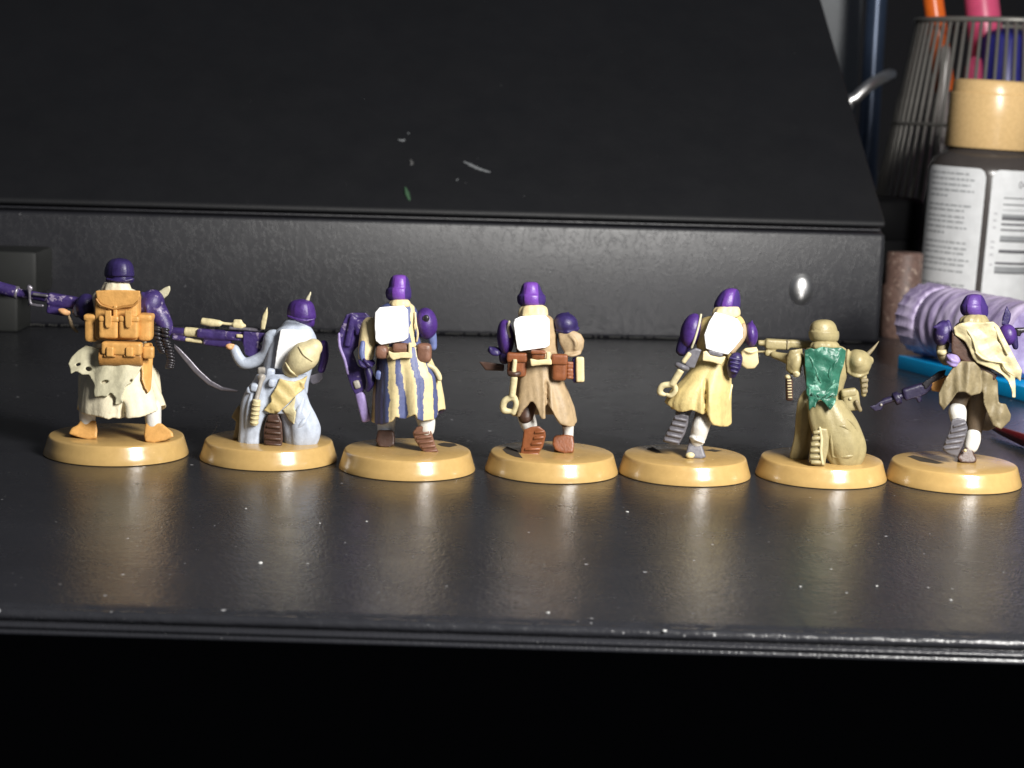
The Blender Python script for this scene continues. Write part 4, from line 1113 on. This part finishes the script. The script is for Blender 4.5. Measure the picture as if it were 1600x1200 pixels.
helmet(F, [(69, 654, 668), (71, 646, 676), (75, 632, 692), (88, 610, 702), (112, 590, 708), (140, 574, 710), (165, 566, 708), (178, 574, 704), (186, 600, 694)], .5, PURPLE, 1.1, .05, .4, crest=(92, 54, 136))
V = one(F, 'hair', REDBROWN); V.loft([(160, 592, 704), (176, 590, 704), (186, 598, 698)], .3, 1.0).done()
V = one(F, 'shoulder_pad', PURPLE); V.ell(446, 298, .3, 56, 96, 2.6, 14).done()
V = one(F, 'pad_trim', RAG, None, .14, 1); V.tube([(498, 212, -.6, 7), (486, 270, -2.0, 7), (466, 340, -2.2, 7), (448, 388, -1.8, 7)]).done()
V = one(F, 'forearm', PURPLE_D); V.tube([(420, 350, .5, 44), (396, 400, .5, 34)]).done()
V = one(F, 'shoulder_pad', PURPLE); V.ell(766, 318, .3, 36, 66, 2.2, -6).tube([(768, 262, .4, 9), (772, 246, .4, 6)]).done()
V = one(F, 'sleeve', CREAM, relax=7); V.slab([(712, 410), (735, 390), (798, 384), (804, 430), (808, 470), (785, 500), (742, 502), (714, 482)], lambda u, v: -2.2 + .0001 * ((u - 760) ** 2 + (v - 440) ** 2), 3.8).tube([(730, 400, -2.0, 7), (760, 412, -2.5, 9), (800, 402, -2.0, 7)]).done()
fl = one(F, 'flask', PURPLE_D); fl.tube([(686, 448, -3.4, 36), (672, 490, -3.4, 38), (664, 530, -3.0, 24)], n=18); fl = fl.done()
for i in range(4):
    V = one(F, 'flask_rib', PURPLE_D, fl, None); v = 448 + i * 22; V.cyl(650 + 2 * i, v - 4, -4.6, 712 - 6 * i, v + 6, -4.6, 7, n=10).done()
V = one(F, 'pack_edge', TAN, None, .16, 2); V.tube([(726, 270, -2.6, 14), (728, 320, -3.0, 15), (700, 370, -3.2, 14), (664, 410, -3.4, 12)]).done()
V = one(F, 'belt_pouch', GREY); V.slab([(425, 410), (470, 388), (502, 400), (480, 455), (462, 500), (430, 495), (402, 470)], -4.2, 2.0).done()
V = one(F, 'belt_pouch', GREY); V.slab([(538, 400), (620, 418), (610, 442), (535, 425)], -4.4, 1.6).done()
V = one(F, 'belt_tab', CREAM); V.slab([(508, 408), (530, 405), (545, 428), (600, 440), (632, 432), (622, 460), (604, 482), (560, 466), (505, 458)], -4.7, .8).done()
tool = one(F, 'entrenching_tool', BONE); tool.cyl(440, 415, -4.4, 400, 470, -4.4, 14).cyl(392, 505, -4.2, 340, 590, -3.8, 20, 18)
tool.tube([(335, 585, -3.6, 17), (292, 592, -3.4, 17), (276, 625, -3.2, 16), (300, 640, -3.2, 12)], m=6).tube([(352, 585, -3.6, 15), (362, 615, -3.6, 15), (338, 645, -3.4, 13), (318, 640, -3.3, 11)], m=6); tool.done()
V = one(F, 'tool_clasp', GREY); V.tube([(372, 480, -4.0, 15), (400, 492, -4.5, 16), (424, 500, -4.0, 13)]).done()
V = one(F, 'hem_edge', CREAM, None, .14, 1); V.tube([(662, 590, -.8, 8), (650, 640, -1.6, 8), (640, 690, -1.8, 7)]).done()

# ---------- 6: kneeling, all khaki, green cloak
F = Fig((1160, 470, 3.871), (78, 867, 1140), 'kneeling khaki figurine with a ragged green cloak and spiked shoulder')
g6 = F.gy(620, 1005)
V = Vol(F)
V.loft([(600, 392, 605), (660, 396, 650), (720, 402, 690), (790, 420, 722), (850, 446, 742), (905, 480, 747), (960, 516, 732), (1000, 548, 704), (1014, 590, 665)], g6 + 3.4, .72, creases(.035, 4, 1.0))
V.loft([(540, 372, 430), (600, 336, 440), (700, 322, 440), (800, 316, 425), (880, 300, 412), (930, 288, 402), (962, 290, 394), (974, 315, 375)], F.gy(350, 968) + 2.6, .8, creases(.04, 4, .2))
V.loft([(265, 440, 570), (290, 385, 625), (350, 368, 640), (430, 372, 640), (520, 385, 612), (600, 390, 600), (680, 400, 640), (760, 400, 660)], .2, .6, creases(.012))
F.reg(F.part('coat', V, KHAKI, voxel=.2, relax=5))
V = one(F, 'coat_crease', KHAKI); V.tube([(575, 755, S(-.2), 8), (620, 760, S(-.1), 13), (665, 805, S(-.2), 6)]).tube([(600, 700, S(-.2), 8), (660, 735, S(-.1), 12), (700, 800, S(-.2), 6)]).tube([(560, 945, S(-.15), 8), (640, 940, S(-.05), 12), (715, 925, S(-.2), 6)]).tube([(534, 790, S(-.2), 9), (540, 870, S(-.1), 12), (548, 960, S(-.2), 8)]).done()
boot = one(F, 'boot', KHAKI); boot.slab([(440, 780), (470, 768), (512, 772), (524, 830), (520, 900), (505, 960), (500, 998), (440, 996), (402, 975), (404, 930), (412, 850)], g6 - .5, 3.0); boot = boot.done()
treads(F, boot, KHAKI, [((428, 800), (472, 790)), ((420, 836), (470, 828)), ((414, 872), (468, 868)), ((410, 908), (466, 906)), ((408, 944), (468, 944)), ((414, 976), (474, 978))], 13, dyf=lambda u, v: g6 - .7)
V = one(F, 'sole_edge', BONE, boot, .15, 1); V.tube([(468, 768, g6 - .7, 8), (478, 840, g6 - .8, 10), (474, 910, g6 - .8, 10), (484, 985, g6 - .8, 9)]).done()
cl = one(F, 'cloak', GREEN, None, .17, 2)
cl.slab([(374, 300), (410, 286), (440, 292), (480, 278), (545, 284), (600, 282), (627, 302), (622, 350), (612, 390), (592, 450), (584, 500), (576, 560), (560, 620), (548, 640), (530, 664), (512, 640), (500, 622), (470, 596), (450, 610), (440, 650), (425, 640), (402, 668), (398, 600), (386, 560), (384, 480), (378, 400)],
        lambda u, v: min(-2.4, F.front(u, v, .8, 20) or -2.4) - .35 - .002 * max(0, v - 480) + .22 * math.sin(u * .07 + v * .025) + .15 * math.sin(u * .03 - v * .05), 1.0); F.reg(cl.done())
V = one(F, 'cloak_wrinkle', GREEN, None, .15, 1)
for a, b, c in (((440, 400), (455, 450), (478, 500)), ((540, 390), (525, 450), (550, 510)), ((500, 560), (530, 530), (566, 500)), ((590, 330), (560, 380), (548, 430)), ((420, 560), (440, 600), (462, 590)), ((400, 330), (425, 370), (430, 420))):
    V.tube([a + (S(-.15, 6), 6), b + (S(-.1, 6), 10), c + (S(-.15, 6), 6)])
V.done()
V = one(F, 'collar', KHAKI); V.loft([(244, 432, 560), (258, 416, 580), (280, 408, 588), (296, 420, 580)], -.3, .85, creases(.03, 7)).done()
helmet(F, [(113, 480, 502), (115, 462, 520), (121, 440, 540), (134, 421, 556), (152, 411, 567), (175, 406, 574), (183, 406, 574), (187, 399, 584), (215, 402, 586), (236, 411, 581), (248, 428, 572), (254, 444, 556)], .5, KHAKI, 1.05, .0, .4)
V = one(F, 'shoulder_pad', KHAKI); V.ell(318, 370, .3, 48, 80, 2.4, 14).slab([(285, 300), (362, 288), (366, 360), (350, 448), (300, 440), (262, 420), (268, 340)], lambda u, v: -1.6 + .0004 * (u - 315) ** 2, 2.0).done()
V = one(F, 'shoulder_pad', KHAKI); V.ell(704, 376, .2, 76, 80, 2.8).ell(768, 362, .4, 26, 28, 1.0).ell(690, 360, .0, 60, 66, 3.0).tube([(650, 440, -.8, 9), (700, 458, -1.8, 10), (758, 436, -1.0, 9)]).tube([(640, 300, -.3, 10), (634, 360, -1.2, 11), (640, 430, -1.0, 9)]).done()
V = one(F, 'shoulder_spike', KHAKI_D); V.tube([(758, 322, .6, 15), (790, 290, .7, 11), (826, 244, .8, 4)]).done()
V = one(F, 'forearm', KHAKI); V.tube([(728, 450, .4, 24), (736, 510, .2, 22), (734, 568, 0, 16)]).done()
for i in range(3):
    V = one(F, 'arm_plate', KHAKI_D, None, None); V.rbox(716 + i * 3, 470 + i * 32, 760 - i * 2, 492 + i * 32, -.9, 1.0, .2, rot=-8).done()
pk = one(F, 'belt_pouch', KHAKI); pk.rbox(600, 536, 706, 664, S(1.6, 10, -3.5), 3.0, .8, rot=-10); pk = F.reg(pk.done())
V = one(F, 'pouch_flap', KHAKI, pk, .15, 1); V.rbox(596, 530, 690, 580, S(.35), 1.6, .5, rot=-10).done()
V = one(F, 'pouch_stud', BONE, pk, None); V.ell(652, 592, S(.1), 10, 10, .3).done()
V = one(F, 'knife_grip', KHAKI_D); V.tube([(690, 610, -2.6, 14), (712, 660, -2.4, 14)]).done()
gun = one(F, 'rifle', KHAKI); gun.rbox(136, 232, 282, 292, 2.6, 2.2, .4, rot=1.5).rbox(276, 238, 420, 286, 2.6, 2.0, .4, rot=1.5).cyl(92, 254, 3.7, 142, 256, 3.7, 18).rbox(134, 296, 200, 334, 2.8, 1.8, .4).cyl(74, 310, 3.7, 140, 306, 3.7, 8); gun = gun.done()
V = one(F, 'gun_seam', KHAKI_D, gun, None); V.rbox(268, 236, 276, 292, 2.4, .6, .1).done()
V = one(F, 'sleeve', KHAKI); V.tube([(190, 326, 2.6, 22), (230, 338, 2.0, 26), (275, 350, 1.2, 34)]).done()
V = one(F, 'hand', BONE); V.ell(326, 444, -1.8, 22, 20, .9).tube([(310, 436, -2.4, 8), (328, 432, -2.7, 8), (344, 442, -2.4, 8)]).done()
kn = one(F, 'hanging_magazine', DARKBROWN); kn.rbox(262, 462, 304, 604, -1.4, 1.4, .3, rot=-4); kn = kn.done()
for i in range(7):
    V = one(F, 'grip_notch', BONE, kn, None); v = 478 + i * 17; V.rbox(270 + i * .8, v, 296 + i * .8, v + 7, -1.6, .5, .1, rot=-4).done()
V = one(F, 'magazine_cap', BONE, kn, None); V.ell(274, 460, -1.0, 18, 14, .8).done()

# ---------- 7: grey-khaki runner with cream cloak
F = Fig((1350, 440, 3.428), (118, 835, 1140), 'sprinting figurine in grey-khaki coat with a long cream cloak')
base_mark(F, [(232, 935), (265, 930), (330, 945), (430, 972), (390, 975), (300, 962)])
_, d7 = stand(F, [(520, 905), (550, 885), (582, 892), (588, 920), (604, 950), (600, 968), (560, 974), (515, 966), (498, 945)], DARKBROWN, 4.0)
V = one(F, 'sock', SOCK); V.tube([(586, 822, d7 + 2.2, 40), (582, 850, d7 + 2.2, 42), (574, 882, d7 + 2.0, 38)], n=16).done()
V = one(F, 'boot_rivet', BONE, None, None); V.ell(541, 905, d7 - .2, 9, 9, .4).done()
sole_boot(F, [(470, 740), (505, 728), (542, 738), (556, 785), (545, 830), (528, 880), (500, 936), (455, 925), (418, 900), (436, 850), (458, 800)], GREY, -3.4, -2.0,
          [((478, 776), (546, 756)), ((464, 806), (550, 786)), ((450, 836), (542, 820)), ((436, 866), (528, 852)), ((428, 894), (514, 884))], 9)
V = one(F, 'sock', SOCK); V.tube([(500, 690, -.6, 47), (502, 705, -.8, 47), (506, 738, -1.0, 42)], n=16).done()
V = Vol(F)
V.slab([(470, 470), (520, 425), (590, 430), (640, 480), (640, 560), (622, 600), (572, 612), (545, 592), (500, 592), (470, 636), (425, 690), (402, 655), (400, 600), (430, 530)], lambda u, v: -3.6 + .00008 * (u - 540) ** 2 + .45 * math.sin(u * .042 + v * .012) + .2 * math.sin(u * .11) - .004 * (v - 440), 1.2)
V.slab([(632, 470), (690, 500), (716, 530), (718, 600), (722, 650), (760, 655), (788, 715), (782, 745), (735, 792), (690, 770), (668, 720), (640, 650), (636, 560)], lambda u, v: -3.0 + .00006 * (u - 640) ** 2 + .5 * math.sin(u * .055 + v * .01 + 1) + .15 * math.sin(v * .06), 1.2)
V.loft([(400, 480, 660), (470, 470, 680), (540, 470, 700), (590, 490, 700)], .4, .6)
V.loft([(205, 545, 650), (230, 490, 700), (300, 468, 740), (380, 478, 720), (450, 476, 680)], .4, .6)
F.reg(F.part('coat', V, KHAKI_D, voxel=.2, relax=3))
V = one(F, 'legs', LINING_SHADED); V.tube([(520, 560, 1.0, 58), (505, 650, .2, 46)]).tube([(620, 560, 1.6, 66), (600, 700, 2.2, 54), (590, 800, 2.2, 42)]).done()
V = one(F, 'shaded_coat_lining', LINING_SHADED); V.slab([(560, 540), (650, 540), (710, 640), (730, 770), (665, 800), (580, 792), (552, 700)], 2.6, 1.2).done()  # inner side of the coat, its shadow painted in as darker brown
cl = one(F, 'cloak', BONE, None, .17, 2)
cl.slab([(478, 245), (510, 225), (560, 214), (630, 220), (692, 214), (722, 240), (752, 300), (790, 372), (818, 425), (846, 475), (838, 535), (818, 515), (806, 500), (812, 560), (812, 622), (794, 622), (790, 580), (772, 535), (740, 498), (690, 470), (640, 450), (606, 436), (584, 412), (562, 362), (540, 320), (508, 300), (486, 285)],
        lambda u, v: -3.9 + .00002 * (u - 620) ** 2 - .0012 * (v - 220) + .3 * math.sin(u * .045 - v * .03) + .16 * math.sin(v * .08 + u * .02), 1.0).done()
V = one(F, 'cloak_wrinkle', BONE, None, .15, 1); V.tube([(600, 380, -4.3, 6), (640, 412, -4.5, 9), (700, 428, -4.5, 7), (760, 436, -4.3, 5)]).tube([(545, 250, -3.8, 6), (580, 300, -4.2, 9), (600, 370, -4.3, 6)]).tube([(700, 240, -3.9, 6), (730, 310, -4.1, 8), (770, 390, -4.2, 6)]).tube([(740, 430, -4.3, 6), (760, 470, -4.4, 9), (800, 500, -4.3, 5)]).done()
V = one(F, 'neck_wrap', KHAKI); V.loft([(174, 556, 642), (190, 526, 656), (210, 512, 668), (228, 515, 672), (238, 530, 660)], -.6, 1.0, creases(.04, 7)).done()
helmet(F, [(66, 582, 600), (68, 568, 614), (75, 548, 632), (95, 532, 646), (120, 520, 656), (135, 514, 664), (160, 516, 666), (180, 530, 664), (192, 560, 656)], .5, PURPLE, 1.08, .05, .5, crest=(86, 58, 130))
V = one(F, 'shoulder_pad', PURPLE_WORN); V.ell(420, 276, .4, 48, 70, 2.3, 10).tube([(412, 235, -.4, 18), (385, 242, -.6, 10), (368, 246, -.6, 4)]).tube([(450, 215, -.5, 12), (462, 260, -1.4, 12), (462, 320, -1.6, 12)]).done()
V = one(F, 'sleeve', KHAKI_D); V.tube([(425, 330, .6, 34), (418, 380, .2, 30), (440, 420, -.6, 30)]).done()
V = one(F, 'cuff', BONE); V.tube([(402, 378, -.6, 14), (424, 382, -1.2, 16), (440, 372, -.8, 12)]).done()
V = one(F, 'glove', LILAC); V.ell(476, 416, -1.6, 40, 42, 1.8).tube([(448, 398, -2.8, 10), (470, 420, -3.4, 11), (500, 430, -3.2, 10)]).tube([(450, 430, -2.8, 10), (475, 448, -3.2, 10), (502, 448, -2.8, 9)]).done()
V = one(F, 'shoulder_spike', PURPLE_D); V.slab([(736, 232), (742, 190), (756, 150), (766, 125), (772, 148), (788, 172), (784, 205), (770, 238)], .4, 1.0).done()
V = one(F, 'shoulder_pad', PURPLE); V.ell(768, 285, .6, 48, 58, 2.0, -8).done()
V = one(F, 'forearm', PURPLE_D); V.tube([(800, 300, .8, 24), (812, 350, .8, 16)]).done()
gun = one(F, 'rifle', INDIGO); gun.cyl(100, 645, 2.6, 200, 612, 2.6, 18).rbox(206, 556, 330, 622, 1.6, 1.8, .4, rot=-20).slab([(268, 600), (300, 590), (312, 640), (290, 652)], 1.8, 1.2).slab([(300, 560), (370, 520), (372, 570), (330, 605)], 1.6, 1.6)
gun.slab([(28, 668), (60, 660), (92, 636), (108, 648), (100, 672), (92, 690), (55, 694)], 2.0, 1.6); gun = gun.done()
V = one(F, 'barrel_ring', INDIGO, gun); V.cyl(160, 632, 2.4, 192, 618, 2.4, 36).done()
V = one(F, 'muzzle_spot', STEEL, gun, None); V.ell(92, 660, 1.9, 7, 7, .25).done()
V = one(F, 'gun_stock', OCHRE_D, gun); V.slab([(352, 540), (420, 500), (455, 505), (440, 560), (400, 592), (360, 585)], 1.6, 1.6).done()
V = one(F, 'gun_body', BLACKM, gun); V.slab([(310, 545), (400, 480), (440, 470), (430, 515), (370, 540), (330, 580)], 1.4, 1.4).done()
V = one(F, 'pistol', BLACKM); V.rbox(806, 246, 900, 272, .6, 1.4, .3, rot=-4).rbox(812, 262, 840, 292, .8, 1.0, .2).done()
V = one(F, 'pack_side', DARKBROWN); V.slab([(470, 265), (500, 290), (545, 330), (600, 430), (640, 455), (715, 500), (700, 530), (600, 470), (520, 420), (468, 380)], -2.9, 1.6).done()
